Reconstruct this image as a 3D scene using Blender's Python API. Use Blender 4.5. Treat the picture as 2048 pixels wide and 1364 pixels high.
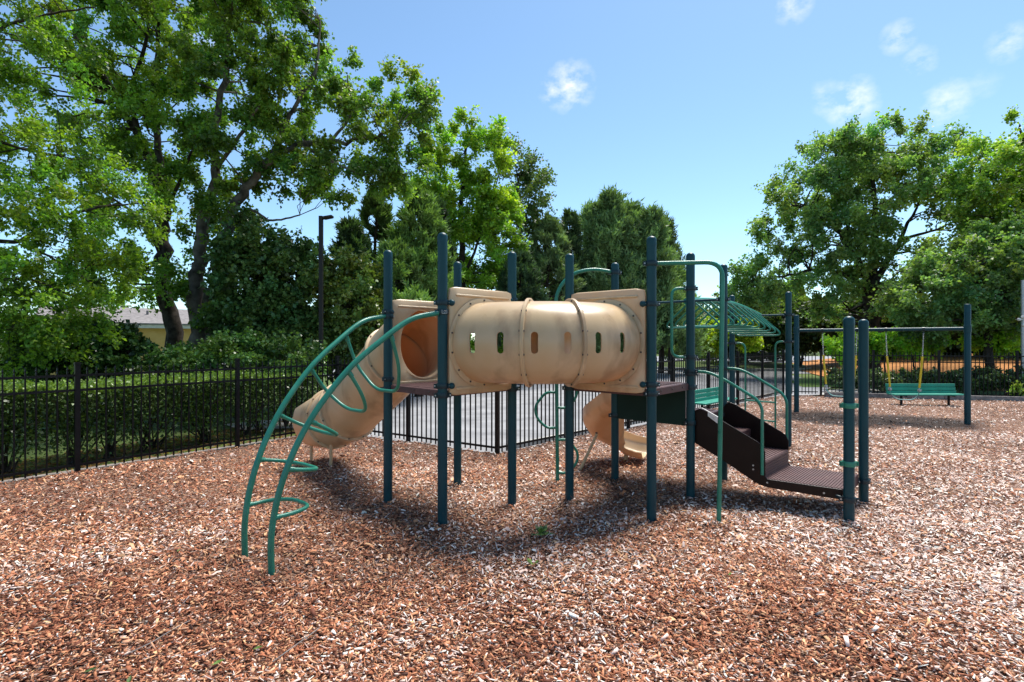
import bpy, bmesh, math
import numpy as np
from mathutils import Vector, Matrix

for o in list(bpy.data.objects):
    bpy.data.objects.remove(o, do_unlink=True)
SC = bpy.context.scene
COL = SC.collection
R = math.radians
rng = np.random.default_rng(7)

# ------------------------------------------------------------------ camera
FPX, CX, CY, EYE = 1055.0, 1024.0, 682.0, 1.70      # focal length in photo pixels, principal point, eye height
cam_d = bpy.data.cameras.new('camera')
cam_d.sensor_width = 36.0
cam_d.lens = 36.0 * FPX / 2048.0
cam_d.clip_start = 0.05
cam_d.clip_end = 3000
cam = bpy.data.objects.new('camera', cam_d)
cam.location = (0, 0, EYE)
cam.rotation_euler = (R(90), 0, 0)
COL.objects.link(cam)
SC.camera = cam

# ------------------------------------------------------------------ sky, sun, exposure
SUN_EL, SUN_AZ = 64.0, 35.0          # degrees; azimuth measured from +Y (ahead of the camera) towards +X
world = bpy.data.worlds.new('World')
SC.world = world
world.use_nodes = True
wn, wl = world.node_tree.nodes, world.node_tree.links
wn.clear()
w_out = wn.new('ShaderNodeOutputWorld')
w_bg = wn.new('ShaderNodeBackground')
w_bg.inputs['Strength'].default_value = 0.105
sky = wn.new('ShaderNodeTexSky')
sky.sky_type = 'NISHITA'
sky.sun_disc = False
sky.sun_elevation = R(SUN_EL)
sky.sun_rotation = R(SUN_AZ)
sky.air_density = 0.8
sky.dust_density = 0.35
sky.ozone_density = 0.7
# a few small fair-weather clouds: soft noise puffs in the sky's own direction space
w_tc = wn.new('ShaderNodeTexCoord')
w_noise = wn.new('ShaderNodeTexNoise')
w_noise.inputs['Scale'].default_value = 26.0
w_noise.inputs['Detail'].default_value = 7.0
w_noise.inputs['Roughness'].default_value = 0.6
w_map = wn.new('ShaderNodeMapping'); w_map.inputs['Location'].default_value = (.31, .12, .47); w_map.inputs['Scale'].default_value = (1, 1, 1.5)
wl.new(w_tc.outputs['Generated'], w_map.inputs['Vector'])
wl.new(w_map.outputs[0], w_noise.inputs['Vector'])
prev = None
def cloud_dir(x, y):
    v = Vector(((x - CX) / FPX, 1.0, (CY - y) / FPX)); v.normalize(); return v
for cx_, cy_, rad, amp in ((1140, 172, .052, 1.0), (1112, 182, .038, .8), (1703, 205, .044, 1.0), (1650, 195, .034, .5), (1890, 207, .04, .7),
                           (1797, 75, .028, .75), (1840, 122, .028, .55), (2018, 85, .03, .7), (1585, 8, .034, .8), (1960, 175, .035, .25),
                           (412, 120, .05, .9), (-300, 150, .08, .8), (2600, 240, .08, .8), (-700, 60, .07, .8), (3300, 120, .08, .8)):
    d = wn.new('ShaderNodeVectorMath'); d.operation = 'DISTANCE'
    d.inputs[1].default_value = cloud_dir(cx_, cy_)
    sq = wn.new('ShaderNodeVectorMath'); sq.operation = 'NORMALIZE'
    wl.new(w_tc.outputs['Generated'], sq.inputs[0])
    wl.new(sq.outputs[0], d.inputs[0])
    m = wn.new('ShaderNodeMapRange')
    m.inputs['From Min'].default_value = 0.0
    m.inputs['From Max'].default_value = rad
    m.inputs['To Min'].default_value = amp
    m.inputs['To Max'].default_value = 0.0
    wl.new(d.outputs['Value'], m.inputs['Value'])
    if prev is None:
        prev = m.outputs[0]
    else:
        a = wn.new('ShaderNodeMath'); a.operation = 'MAXIMUM'
        wl.new(prev, a.inputs[0]); wl.new(m.outputs[0], a.inputs[1]); prev = a.outputs[0]
nm = wn.new('ShaderNodeMapRange')
nm.inputs['From Min'].default_value = .34; nm.inputs['From Max'].default_value = .7
wl.new(w_noise.outputs['Fac'], nm.inputs['Value'])
mu = wn.new('ShaderNodeMath'); mu.operation = 'MULTIPLY'
wl.new(prev, mu.inputs[0]); wl.new(nm.outputs[0], mu.inputs[1])
mr = wn.new('ShaderNodeMapRange')
mr.inputs['From Min'].default_value = .05; mr.inputs['From Max'].default_value = .75
mr.inputs['To Max'].default_value = .7
wl.new(mu.outputs[0], mr.inputs['Value'])
cmix = wn.new('ShaderNodeMix'); cmix.data_type = 'RGBA'
wl.new(mr.outputs[0], cmix.inputs[0])
tint = wn.new('ShaderNodeMix'); tint.data_type = 'RGBA'; tint.blend_type = 'MULTIPLY'; tint.inputs[0].default_value = 1.0
tint.inputs[7].default_value = (.92, 1.08, 1.08, 1)      # the photograph's clear cyan-blue summer sky
wl.new(sky.outputs[0], tint.inputs[6])
wl.new(tint.outputs[2], cmix.inputs[6])
cmix.inputs[7].default_value = (7.2, 6.9, 7.3, 1)
wl.new(cmix.outputs[2], w_bg.inputs['Color'])
wl.new(w_bg.outputs[0], w_out.inputs['Surface'])

sun_d = bpy.data.lights.new('sun', 'SUN')
sun_d.energy = 3.8
sun_d.angle = R(28)
sun_d.color = (1.0, .95, .87)
sun = bpy.data.objects.new('sun', sun_d)
sd = Vector((math.sin(R(SUN_AZ)) * math.cos(R(SUN_EL)), math.cos(R(SUN_AZ)) * math.cos(R(SUN_EL)), math.sin(R(SUN_EL))))
sun.rotation_euler = (-sd).to_track_quat('-Z', 'Y').to_euler()
sun.location = (4, 4, 30)
COL.objects.link(sun)

SC.render.engine = 'CYCLES'
SC.view_settings.view_transform = 'Standard'
SC.view_settings.look = 'None'
SC.view_settings.gamma = 1.0
SC.view_settings.use_curve_mapping = False
SC.view_settings.exposure = 0.98

# ------------------------------------------------------------------ helpers: photo pixel -> place in the world
def ground(x, y):
    Y = FPX * EYE / (y - CY)
    return Vector(((x - CX) / FPX * Y, Y, 0))
def at(x, y, Y):
    return Vector(((x - CX) / FPX * Y, Y, EYE - (y - CY) / FPX * Y))
def hz(y, Y):
    return EYE - (y - CY) / FPX * Y
def V(*a):
    return Vector(a)

# ------------------------------------------------------------------ materials
def srgb(r, g, b):
    f = lambda c: (c / 255 / 12.92) if c / 255 <= .04045 else ((c / 255 + .055) / 1.055) ** 2.4
    return (f(r), f(g), f(b), 1)
def new_mat(name):
    m = bpy.data.materials.new(name); m.use_nodes = True
    nt = m.node_tree
    return m, nt.nodes, nt.links, nt.nodes['Principled BSDF']
def paint(name, c1, c2, rough=.4, scale=6, bump=.02, spec=.5, speck=None, bscale=60, metallic=0.):
    """mottled paint, plastic or metal: two tones through noise, fine bump and uneven gloss"""
    m, n, l, b = new_mat(name)
    tc = n.new('ShaderNodeTexCoord')
    no = n.new('ShaderNodeTexNoise'); no.inputs['Scale'].default_value = scale; no.inputs['Detail'].default_value = 6
    l.new(tc.outputs['Object'], no.inputs['Vector'])
    r = n.new('ShaderNodeValToRGB')
    r.color_ramp.elements[0].position = .35; r.color_ramp.elements[1].position = .68
    r.color_ramp.elements[0].color = c1; r.color_ramp.elements[1].color = c2
    l.new(no.outputs['Fac'], r.inputs['Fac'])
    col = r.outputs['Color']
    if speck:
        n2 = n.new('ShaderNodeTexNoise'); n2.inputs['Scale'].default_value = speck[1]; n2.inputs['Detail'].default_value = 8
        mp = n.new('ShaderNodeMapping'); mp.inputs['Scale'].default_value = (1, 1, .35)
        l.new(tc.outputs['Object'], mp.inputs['Vector']); l.new(mp.outputs[0], n2.inputs['Vector'])
        rr = n.new('ShaderNodeMapRange'); rr.inputs['From Min'].default_value = speck[2]; rr.inputs['From Max'].default_value = speck[2] + .12
        rr.inputs['To Max'].default_value = speck[3]
        l.new(n2.outputs['Fac'], rr.inputs['Value'])
        mx = n.new('ShaderNodeMix'); mx.data_type = 'RGBA'
        l.new(rr.outputs[0], mx.inputs[0]); l.new(col, mx.inputs[6]); mx.inputs[7].default_value = speck[0]
        col = mx.outputs[2]
    l.new(col, b.inputs['Base Color'])
    n3 = n.new('ShaderNodeTexNoise'); n3.inputs['Scale'].default_value = bscale; n3.inputs['Detail'].default_value = 3
    l.new(tc.outputs['Object'], n3.inputs['Vector'])
    bp = n.new('ShaderNodeBump'); bp.inputs['Strength'].default_value = bump * 8; bp.inputs['Distance'].default_value = .004
    l.new(n3.outputs['Fac'], bp.inputs['Height']); l.new(bp.outputs[0], b.inputs['Normal'])
    rm = n.new('ShaderNodeMapRange'); rm.inputs['To Min'].default_value = max(.05, rough - .08); rm.inputs['To Max'].default_value = min(1, rough + .14)
    l.new(no.outputs['Fac'], rm.inputs['Value']); l.new(rm.outputs[0], b.inputs['Roughness'])
    b.inputs['Specular IOR Level'].default_value = spec
    b.inputs['Metallic'].default_value = metallic
    return m
M = {}
M['teal'] = paint('teal_powder_coat', (.004, .042, .054, 1), (.007, .054, .068, 1), .36, 3, .001, .26, ((.03, .095, .115, 1), 11, .62, .45))
M['clamp'] = paint('dark_clamp_paint', (.003, .016, .024, 1), (.006, .026, .036, 1), .3, 9, .01, .35)
M['green'] = paint('green_pipe_paint', (.018, .17, .11, 1), (.028, .22, .15, 1), .28, 7, .006, .4, ((.12, .27, .21, 1), 14, .64, .5))
M['dkgreen'] = paint('dark_green_steel', (.004, .022, .017, 1), (.007, .03, .023, 1), .5, 4, .01, .2)
M['brown'] = paint('brown_vinyl_coating', (.075, .032, .032, 1), (.11, .05, .048, 1), .5, 6, .03, .4, ((.2, .13, .11, 1), 10, .6, .45))
M['dkbrown'] = paint('dark_brown_plastic', (.009, .004, .0035, 1), (.015, .007, .0055, 1), .36, 5, .004, .18)
M['black'] = paint('black_fence_paint', (.004, .004, .005, 1), (.008, .008, .01, 1), .38, 8, .01, .2)
M['bench'] = paint('bench_green_plastic', (.008, .22, .15, 1), (.014, .29, .2, 1), .45, 5, .02, .4)
M['lamp'] = paint('dark_bronze_metal', (.008, .006, .006, 1), (.015, .012, .012, 1), .4, 8, .01, .25)
M['bolt'] = paint('dark_bolt_steel', (.05, .03, .025, 1), (.09, .06, .05, 1), .45, 20, .01, .5)
M['steel'] = paint('galvanised_steel', (.35, .36, .37, 1), (.5, .51, .52, 1), .4, 20, .02, .5, metallic=.7)
M['yellow'] = paint('yellow_sleeve', (.75, .5, .01, 1), (.85, .6, .02, 1), .4, 12, .01, .5)
M['rubber'] = paint('grey_green_rubber', (.06, .15, .15, 1), (.1, .2, .19, 1), .5, 12, .02, .4)
M['white'] = paint('white_sticker', (.6, .58, .54, 1), (.78, .76, .72, 1), .5, 25, .01, .3, ((.3, .27, .22, 1), 30, .6, .5))
M['timber'] = paint('grey_edging_timber', (.16, .14, .13, 1), (.3, .27, .25, 1), .8, 9, .06, .2)
M['concrete'] = paint('concrete', (.36, .35, .33, 1), (.5, .48, .45, 1), .85, 4, .06, .2, ((.25, .23, .2, 1), 3, .56, .5))
M['asphalt'] = paint('pale_worn_asphalt', (.23, .23, .24, 1), (.33, .33, .34, 1), .9, 1.3, .08, .2, ((.16, .16, .17, 1), 1.1, .55, .6), bscale=140)
M['siding'] = paint('yellow_siding', (.62, .37, .11, 1), (.7, .44, .16, 1), .6, 3, .01, .3)
M['roof'] = paint('grey_roof', (.17, .155, .15, 1), (.27, .245, .24, 1), .85, 6, .08, .2)
M['trim'] = paint('pale_trim', (.6, .55, .5, 1), (.7, .65, .6, 1), .6, 6, .01, .3)
M['bark'] = paint('grey_brown_bark', (.022, .017, .014, 1), (.07, .056, .046, 1), .9, 9, .25, .15, ((.13, .12, .1, 1), 5, .62, .5), bscale=35)
M['palebark'] = paint('pale_patchy_bark', (.05, .04, .032, 1), (.2, .17, .145, 1), .85, 4, .2, .15, bscale=30)
M['carwhite'] = paint('white_car_paint', (.75, .75, .76, 1), (.8, .8, .8, 1), .2, 3, .0, .6)
M['glass'] = paint('dark_glass', (.01, .012, .014, 1), (.02, .022, .025, 1), .08, 3, .0, .7)
M['tyre'] = paint('tyre_rubber', (.012, .012, .012, 1), (.02, .02, .02, 1), .8, 9, .02, .3)

# tan rotomoulded plastic: a little light comes through the wall
def tan_mat():
    m = paint('tan_plastic', (.66, .47, .265, 1), (.75, .57, .36, 1), .28, 2.2, .015, .45, ((.27, .155, .09, 1), 3.4, .53, .5), bscale=45)
    n, l = m.node_tree.nodes, m.node_tree.links
    b = n['Principled BSDF']
    out = [x for x in n if x.type == 'OUTPUT_MATERIAL'][0]
    tr = n.new('ShaderNodeBsdfTranslucent'); tr.inputs['Color'].default_value = (.62, .27, .06, 1)
    mx = n.new('ShaderNodeMixShader'); mx.inputs[0].default_value = .22
    l.new(b.outputs[0], mx.inputs[1]); l.new(tr.outputs[0], mx.inputs[2]); l.new(mx.outputs[0], out.inputs['Surface'])
    return m
M['tan'] = tan_mat()

def leaf_mat(name, trans, gloss):
    m, n, l, b = new_mat(name)
    out = [x for x in n if x.type == 'OUTPUT_MATERIAL'][0]
    at_ = n.new('ShaderNodeAttribute'); at_.attribute_name = 'col'
    l.new(at_.outputs['Color'], b.inputs['Base Color'])
    b.inputs['Roughness'].default_value = gloss
    b.inputs['Specular IOR Level'].default_value = .35
    tr = n.new('ShaderNodeBsdfTranslucent')
    hs = n.new('ShaderNodeMix'); hs.data_type = 'RGBA'; hs.blend_type = 'MULTIPLY'; hs.inputs[0].default_value = 1
    l.new(at_.outputs['Color'], hs.inputs[6]); hs.inputs[7].default_value = (1.65, 1.8, .6, 1)
    l.new(hs.outputs[2], tr.inputs['Color'])
    mx = n.new('ShaderNodeMixShader'); mx.inputs[0].default_value = trans
    l.new(b.outputs[0], mx.inputs[1]); l.new(tr.outputs[0], mx.inputs[2]); l.new(mx.outputs[0], out.inputs['Surface'])
    return m
M['leaf'] = leaf_mat('leaf', .42, .45)
M['needle'] = leaf_mat('needle', .2, .6)
M['waxy'] = leaf_mat('waxy_leaf', .2, .3)
def chip_mat():
    m, n, l, b = new_mat('wood_chip')
    a = n.new('ShaderNodeAttribute'); a.attribute_name = 'col'
    tc = n.new('ShaderNodeTexCoord')
    no = n.new('ShaderNodeTexNoise'); no.inputs['Scale'].default_value = 180
    l.new(tc.outputs['Object'], no.inputs['Vector'])
    mr_ = n.new('ShaderNodeMapRange'); mr_.inputs['To Min'].default_value = .65; mr_.inputs['To Max'].default_value = 1.3
    l.new(no.outputs['Fac'], mr_.inputs['Value'])
    vm = n.new('ShaderNodeVectorMath'); vm.operation = 'SCALE'
    l.new(a.outputs['Color'], vm.inputs[0]); l.new(mr_.outputs[0], vm.inputs['Scale'])
    l.new(vm.outputs[0], b.inputs['Base Color'])
    b.inputs['Roughness'].default_value = .75; b.inputs['Specular IOR Level'].default_value = .25
    return m
M['chip'] = chip_mat()

def mulch_mat():
    """shredded bark: small elongated cells of several browns, dark between them"""
    m, n, l, b = new_mat('wood_mulch')
    tc = n.new('ShaderNodeNewGeometry')
    wob = n.new('ShaderNodeTexNoise'); wob.inputs['Scale'].default_value = 9
    l.new(tc.outputs['Position'], wob.inputs['Vector'])
    cols = None
    hts = None
    for i, (rot, sc) in enumerate(((.5, (38, 95, 40)), (-.9, (90, 36, 40)), (1.9, (48, 120, 40)))):
        mp = n.new('ShaderNodeMapping'); mp.inputs['Rotation'].default_value = (0, 0, rot); mp.inputs['Scale'].default_value = sc
        mp.inputs['Location'].default_value = (i * 3.7, i * 1.3, 0)
        l.new(tc.outputs['Position'], mp.inputs['Vector'])
        v = n.new('ShaderNodeTexVoronoi'); v.inputs['Scale'].default_value = 1
        l.new(mp.outputs[0], v.inputs['Vector'])
        rp = n.new('ShaderNodeValToRGB')
        sep = n.new('ShaderNodeSeparateColor'); l.new(v.outputs['Color'], sep.inputs[0]); l.new(sep.outputs[0], rp.inputs['Fac'])
        els = rp.color_ramp.elements
        els[0].position = 0; els[0].color = (.02, .009, .006, 1)
        els[1].position = 1; els[1].color = (.58, .45, .38, 1)
        for p, c in ((.25, (.085, .03, .016, 1)), (.5, (.2, .085, .045, 1)), (.75, (.33, .18, .11, 1))):
            e = els.new(p); e.color = c
        if cols is None:
            cols, hts = rp.outputs[0], v.outputs['Distance']
        else:
            mk = n.new('ShaderNodeMath'); mk.operation = 'GREATER_THAN'; mk.inputs[1].default_value = .5
            l.new(sep.outputs[1], mk.inputs[0])
            mx = n.new('ShaderNodeMix'); mx.data_type = 'RGBA'
            l.new(mk.outputs[0], mx.inputs[0]); l.new(cols, mx.inputs[6]); l.new(rp.outputs[0], mx.inputs[7]); cols = mx.outputs[2]
            ad = n.new('ShaderNodeMath'); ad.operation = 'ADD'; l.new(hts, ad.inputs[0]); l.new(v.outputs['Distance'], ad.inputs[1]); hts = ad.outputs[0]
    big = n.new('ShaderNodeTexNoise'); big.inputs['Scale'].default_value = .55; big.inputs['Detail'].default_value = 4
    l.new(tc.outputs['Position'], big.inputs['Vector'])
    br = n.new('ShaderNodeMapRange'); br.inputs['From Min'].default_value = .3; br.inputs['From Max'].default_value = .7
    br.inputs['To Min'].default_value = .75; br.inputs['To Max'].default_value = 1.2
    l.new(big.outputs['Fac'], br.inputs['Value'])
    vm = n.new('ShaderNodeVectorMath'); vm.operation = 'SCALE'
    l.new(cols, vm.inputs[0]); l.new(br.outputs[0], vm.inputs['Scale'])
    # the damp scuffed hollows under the two swings
    wear = None
    for (wx, wy, wr) in WORN:
        mp = n.new('ShaderNodeMapping'); mp.vector_type = 'POINT'
        mp.inputs['Location'].default_value = (-wx, -wy, 0)
        l.new(tc.outputs['Position'], mp.inputs['Vector'])
        ln = n.new('ShaderNodeVectorMath'); ln.operation = 'LENGTH'; l.new(mp.outputs[0], ln.inputs[0])
        ad = n.new('ShaderNodeMath'); ad.operation = 'MULTIPLY_ADD'; ad.inputs[1].default_value = .9; l.new(big.outputs['Fac'], ad.inputs[0]); l.new(ln.outputs['Value'], ad.inputs[2])
        q = n.new('ShaderNodeMapRange'); q.inputs['From Min'].default_value = wr * .7 + .4; q.inputs['From Max'].default_value = wr * 1.25 + .45
        q.inputs['To Min'].default_value = .93; q.inputs['To Max'].default_value = 0
        l.new(ad.outputs[0], q.inputs['Value'])
        if wear is None: wear = q.outputs[0]
        else:
            x = n.new('ShaderNodeMath'); x.operation = 'MAXIMUM'; l.new(wear, x.inputs[0]); l.new(q.outputs[0], x.inputs[1]); wear = x.outputs[0]
    mx = n.new('ShaderNodeMix'); mx.data_type = 'RGBA'
    dk = n.new('ShaderNodeMix'); dk.data_type = 'RGBA'; dk.blend_type = 'MULTIPLY'; dk.inputs[0].default_value = 1; l.new(vm.outputs[0], dk.inputs[6]); dk.inputs[7].default_value = (.13, .145, .17, 1)
    l.new(wear, mx.inputs[0]); l.new(vm.outputs[0], mx.inputs[6]); l.new(dk.outputs[2], mx.inputs[7])
    l.new(mx.outputs[2], b.inputs['Base Color'])
    bp = n.new('ShaderNodeBump'); bp.inputs['Strength'].default_value = .9; bp.inputs['Distance'].default_value = .012
    l.new(hts, bp.inputs['Height']); l.new(bp.outputs[0], b.inputs['Normal'])
    b.inputs['Roughness'].default_value = .85; b.inputs['Specular IOR Level'].default_value = .2
    return m
def soil_mat(name, cols, scale, bump=.5):
    m, n, l, b = new_mat(name)
    tc = n.new('ShaderNodeTexCoord')
    a = n.new('ShaderNodeTexNoise'); a.inputs['Scale'].default_value = scale; a.inputs['Detail'].default_value = 8; a.inputs['Roughness'].default_value = .7
    c = n.new('ShaderNodeTexNoise'); c.inputs['Scale'].default_value = scale * 14; c.inputs['Detail'].default_value = 5
    l.new(tc.outputs['Object'], a.inputs['Vector']); l.new(tc.outputs['Object'], c.inputs['Vector'])
    ad = n.new('ShaderNodeMix'); ad.inputs[0].default_value = .5
    l.new(a.outputs['Fac'], ad.inputs[2]); l.new(c.outputs['Fac'], ad.inputs[3])
    rp = n.new('ShaderNodeValToRGB'); l.new(ad.outputs[0], rp.inputs['Fac'])
    rp.color_ramp.elements[0].position = .33; rp.color_ramp.elements[0].color = cols[0]
    rp.color_ramp.elements[1].position = .66; rp.color_ramp.elements[1].color = cols[-1]
    for i, cc in enumerate(cols[1:-1]):
        e = rp.color_ramp.elements.new(.33 + .33 * (i + 1) / (len(cols) - 1)); e.color = cc
    l.new(rp.outputs[0], b.inputs['Base Color'])
    bp = n.new('ShaderNodeBump'); bp.inputs['Strength'].default_value = bump; bp.inputs['Distance'].default_value = .03
    l.new(c.outputs['Fac'], bp.inputs['Height']); l.new(bp.outputs[0], b.inputs['Normal'])
    b.inputs['Roughness'].default_value = .9; b.inputs['Specular IOR Level'].default_value = .15
    return m
M['lawn'] = soil_mat('lawn', ((.035, .05, .014, 1), (.06, .1, .022, 1), (.1, .14, .04, 1), (.16, .13, .07, 1)), 1.2)
M['grass'] = soil_mat('verge_grass', ((.06, .1, .02, 1), (.1, .17, .035, 1), (.15, .21, .06, 1)), 1.5)
M['straw'] = soil_mat('pine_straw', ((.13, .06, .025, 1), (.34, .14, .045, 1), (.46, .21, .07, 1), (.5, .27, .11, 1)), 1.6)

# ------------------------------------------------------------------ mesh builder
class MB:
    def __init__(s):
        s.v, s.f = [], []
    def quadstrip(s, rings, closed=True, cap=(True, True)):
        base = len(s.v); n = len(rings[0])
        for r in rings: s.v += [tuple(p) for p in r]
        for i in range(len(rings) - 1):
            for j in range(n if closed else n - 1):
                k = (j + 1) % n
                s.f.append((base + i * n + j, base + i * n + k, base + (i + 1) * n + k, base + (i + 1) * n + j))
        if closed and cap[0]: s.f.append(tuple(base + j for j in reversed(range(n))))
        if closed and cap[1]: s.f.append(tuple(base + (len(rings) - 1) * n + j for j in range(n)))
        return s
    def tube(s, pts, r, seg=10, cap=(True, True)):
        pts = [Vector(p) for p in pts]
        rs = r if isinstance(r, (list, tuple)) else [r] * len(pts)
        tan = []
        for i in range(len(pts)):
            a, b = pts[max(0, i - 1)], pts[min(len(pts) - 1, i + 1)]
            tan.append((b - a).normalized())
        ref = Vector((0, 0, 1)) if abs(tan[0].z) < .9 else Vector((1, 0, 0))
        u = tan[0].cross(ref).normalized()
        rings = []
        for i, p in enumerate(pts):
            u = (u - tan[i] * u.dot(tan[i]))
            u = u.normalized() if u.length > 1e-6 else tan[i].orthogonal().normalized()
            w = tan[i].cross(u)
            rings.append([p + (u * math.cos(a) + w * math.sin(a)) * rs[i] for a in [2 * math.pi * k / seg for k in range(seg)]])
        return s.quadstrip(rings, True, cap)
    def lathe(s, prof, c, seg=20, axis=None, cap=(True, True)):
        c = Vector(c)
        ax = Vector(axis).normalized() if axis is not None else Vector((0, 0, 1))
        u = ax.orthogonal().normalized() if axis is not None else Vector((1, 0, 0))
        w = ax.cross(u)
        rings = [[c + ax * z + (u * math.cos(a) + w * math.sin(a)) * r for a in [2 * math.pi * k / seg for k in range(seg)]] for r, z in prof]
        return s.quadstrip(rings, True, cap)
    def box(s, c, size, ax=None):
        """box about c; ax = (x dir, y dir, z dir)"""
        c = Vector(c)
        X, Y, Z = ax if ax else (V(1, 0, 0), V(0, 1, 0), V(0, 0, 1))
        hx, hy, hz_ = [k / 2 for k in size]
        P = [c + X * (a * hx) + Y * (b * hy) + Z * (d * hz_) for a in (-1, 1) for b in (-1, 1) for d in (-1, 1)]
        b0 = len(s.v); s.v += [tuple(p) for p in P]
        for f in ((0, 1, 3, 2), (4, 6, 7, 5), (0, 4, 5, 1), (2, 3, 7, 6), (0, 2, 6, 4), (1, 5, 7, 3)):
            s.f.append(tuple(b0 + k for k in f))
        return s
    def prism(s, poly, d):
        """polygon (3d points) extruded by vector d"""
        d = Vector(d); n = len(poly); b0 = len(s.v)
        s.v += [tuple(Vector(p)) for p in poly] + [tuple(Vector(p) + d) for p in poly]
        s.f.append(tuple(b0 + i for i in range(n)))
        s.f.append(tuple(b0 + n + i for i in reversed(range(n))))
        for i in range(n):
            k = (i + 1) % n
            s.f.append((b0 + i, b0 + n + i, b0 + n + k, b0 + k))
        return s
    def ball(s, c, r, seg=10, ring=6, sc=(1, 1, 1)):
        c = Vector(c)
        rings = []
        for i in range(ring + 1):
            t = math.pi * (i + .02) / (ring + .04)
            rings.append([c + V(r * sc[0] * math.sin(t) * math.cos(2 * math.pi * k / seg), r * sc[1] * math.sin(t) * math.sin(2 * math.pi * k / seg), -r * sc[2] * math.cos(t)) for k in range(seg)])
        return s.quadstrip(rings)
    def build(s, name, mat, parent=None, smooth=True, bevel=0, angle=38, **props):
        me = bpy.data.meshes.new(name)
        vs = np.array(s.v, dtype=np.float64)
        lo, hi = vs.min(0), vs.max(0)
        org = Vector(((lo[0] + hi[0]) / 2, (lo[1] + hi[1]) / 2, lo[2]))
        me.from_pydata((vs - np.array(org)).tolist(), [], s.f)
        bm = bmesh.new(); bm.from_mesh(me); bmesh.ops.recalc_face_normals(bm, faces=bm.faces); bm.to_mesh(me); bm.free()
        return finish(name, me, mat, org, parent, smooth, bevel, angle, **props)
WORLD = {}
def finish(name, me, mat, org, parent=None, smooth=True, bevel=0, angle=38, **props):
    if mat is not None:
        me.materials.append(M[mat] if isinstance(mat, str) else mat)
    if smooth:
        me.shade_smooth()
        me.set_sharp_from_angle(angle=R(angle))
    o = bpy.data.objects.new(name, me)
    COL.objects.link(o)
    place(o, Vector(org), parent)
    if bevel:
        b = o.modifiers.new('bevel', 'BEVEL'); b.width = bevel; b.segments = 2; b.limit_method = 'ANGLE'; b.angle_limit = R(40)
    for k, v in props.items(): o[k] = v
    return o
def place(o, org, parent):
    WORLD[o.name] = Vector(org)
    if parent is not None:
        o.parent = parent
        o.location = Vector(org) - WORLD[parent.name]
    else:
        o.location = org
def tag(o, label, cat, group=None):
    o['label'] = label; o['category'] = cat
    if group: o['group'] = group
    return o
def thing(name, label, cat, loc, group=None):
    o = bpy.data.objects.new(name, None)
    o.empty_display_size = .2
    COL.objects.link(o)
    place(o, Vector(loc), None)
    return tag(o, label, cat, group)
def shared(name, me, org, rotz, parent):
    o = bpy.data.objects.new(name, me); COL.objects.link(o)
    place(o, Vector(org), parent); o.rotation_euler = (0, 0, rotz)
    return o
def spline(pts, n=8, closed=False):
    """Catmull-Rom through the points"""
    P = [Vector(p) for p in pts]; out = []
    for i in range(len(P) - 1):
        p0 = P[i - 1] if i else P[0] * 2 - P[1]
        p1, p2 = P[i], P[i + 1]
        p3 = P[i + 2] if i + 2 < len(P) else P[-1] * 2 - P[-2]
        for k in range(n):
            t = k / n
            out.append(.5 * ((2 * p1) + (p2 - p0) * t + (2 * p0 - 5 * p1 + 4 * p2 - p3) * t * t + (3 * p1 - p0 - 3 * p2 + p3) * t ** 3))
    out.append(P[-1].copy())
    return out
def bend(pts, r, n=6):
    """polyline with its corners rounded to radius r"""
    P = [Vector(p) for p in pts]; out = [P[0]]
    for i in range(1, len(P) - 1):
        a, b = (P[i - 1] - P[i]), (P[i + 1] - P[i])
        k = min(r, a.length * .49, b.length * .49)
        s, e = P[i] + a.normalized() * k, P[i] + b.normalized() * k
        for j in range(n + 1):
            t = j / n
            out.append((1 - t) ** 2 * s + 2 * t * (1 - t) * P[i] + t * t * e)
    out.append(P[-1])
    return out

# ================================================================== THE GROUND
WORN = [(7.2, 11.75, 1.15), (8.7, 11.35, 1.1), (7.95, 11.6, .9)]
M['mulch'] = mulch_mat()
def sheet(name, poly, z, mat, **props):
    mb = MB(); mb.v = [(p[0], p[1], z) for p in poly]; mb.f = [tuple(range(len(poly)))]
    o = mb.build(name, mat, None, smooth=False)
    if o.data.polygons[0].normal.z < 0: o.data.flip_normals()
    o['kind'] = 'structure'
    for k, v in props.items(): o[k] = v
    return o
sheet('ground', [(-600, -60), (600, -60), (600, 1200), (-600, 1200)], -.06, 'lawn')
CORNER_W, CORNER_S, CORNER_E, GATE_E = V(-3.28, 9.9, 0), V(-.22, 7.9, 0), V(8.59, 16.7, 0), V(9.72, 16.6, 0)
MULCH = [(-8.04, 3.64), (-12, -4), (20, -4), (20.5, 13.7), (GATE_E.x, GATE_E.y), (CORNER_E.x, CORNER_E.y), (CORNER_S.x, CORNER_S.y), (CORNER_W.x, CORNER_W.y)]
mulch = sheet('mulch_bed', MULCH, -.048, 'mulch')
sheet('asphalt_lot', [(-3.3, 9.97), (-.22, 7.96), (8.55, 16.76), (9.9, 16.95), (12.5, 20.5), (14.5, 28), (60, 33), (70, 60), (-40, 60), (-20, 34), (-4.2, 22)], -.03, 'asphalt')
sheet('verge', [(10.9, 19.8), (16.5, 19.6), (22, 21.5), (22, 24.6), (13.3, 24.4), (11.8, 22.4)], -.018, 'grass')
sheet('concrete_pad', [(9.75, 16.85), (12.6, 17.0), (12.9, 18.9), (11.4, 18.8)], -.012, 'concrete')
sheet('path', [(-5.3, 10.3), (-4.0, 10.6), (-3.4, 11.8), (-4.6, 12.4), (-6.0, 11.0)], -.035, 'concrete')
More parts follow.
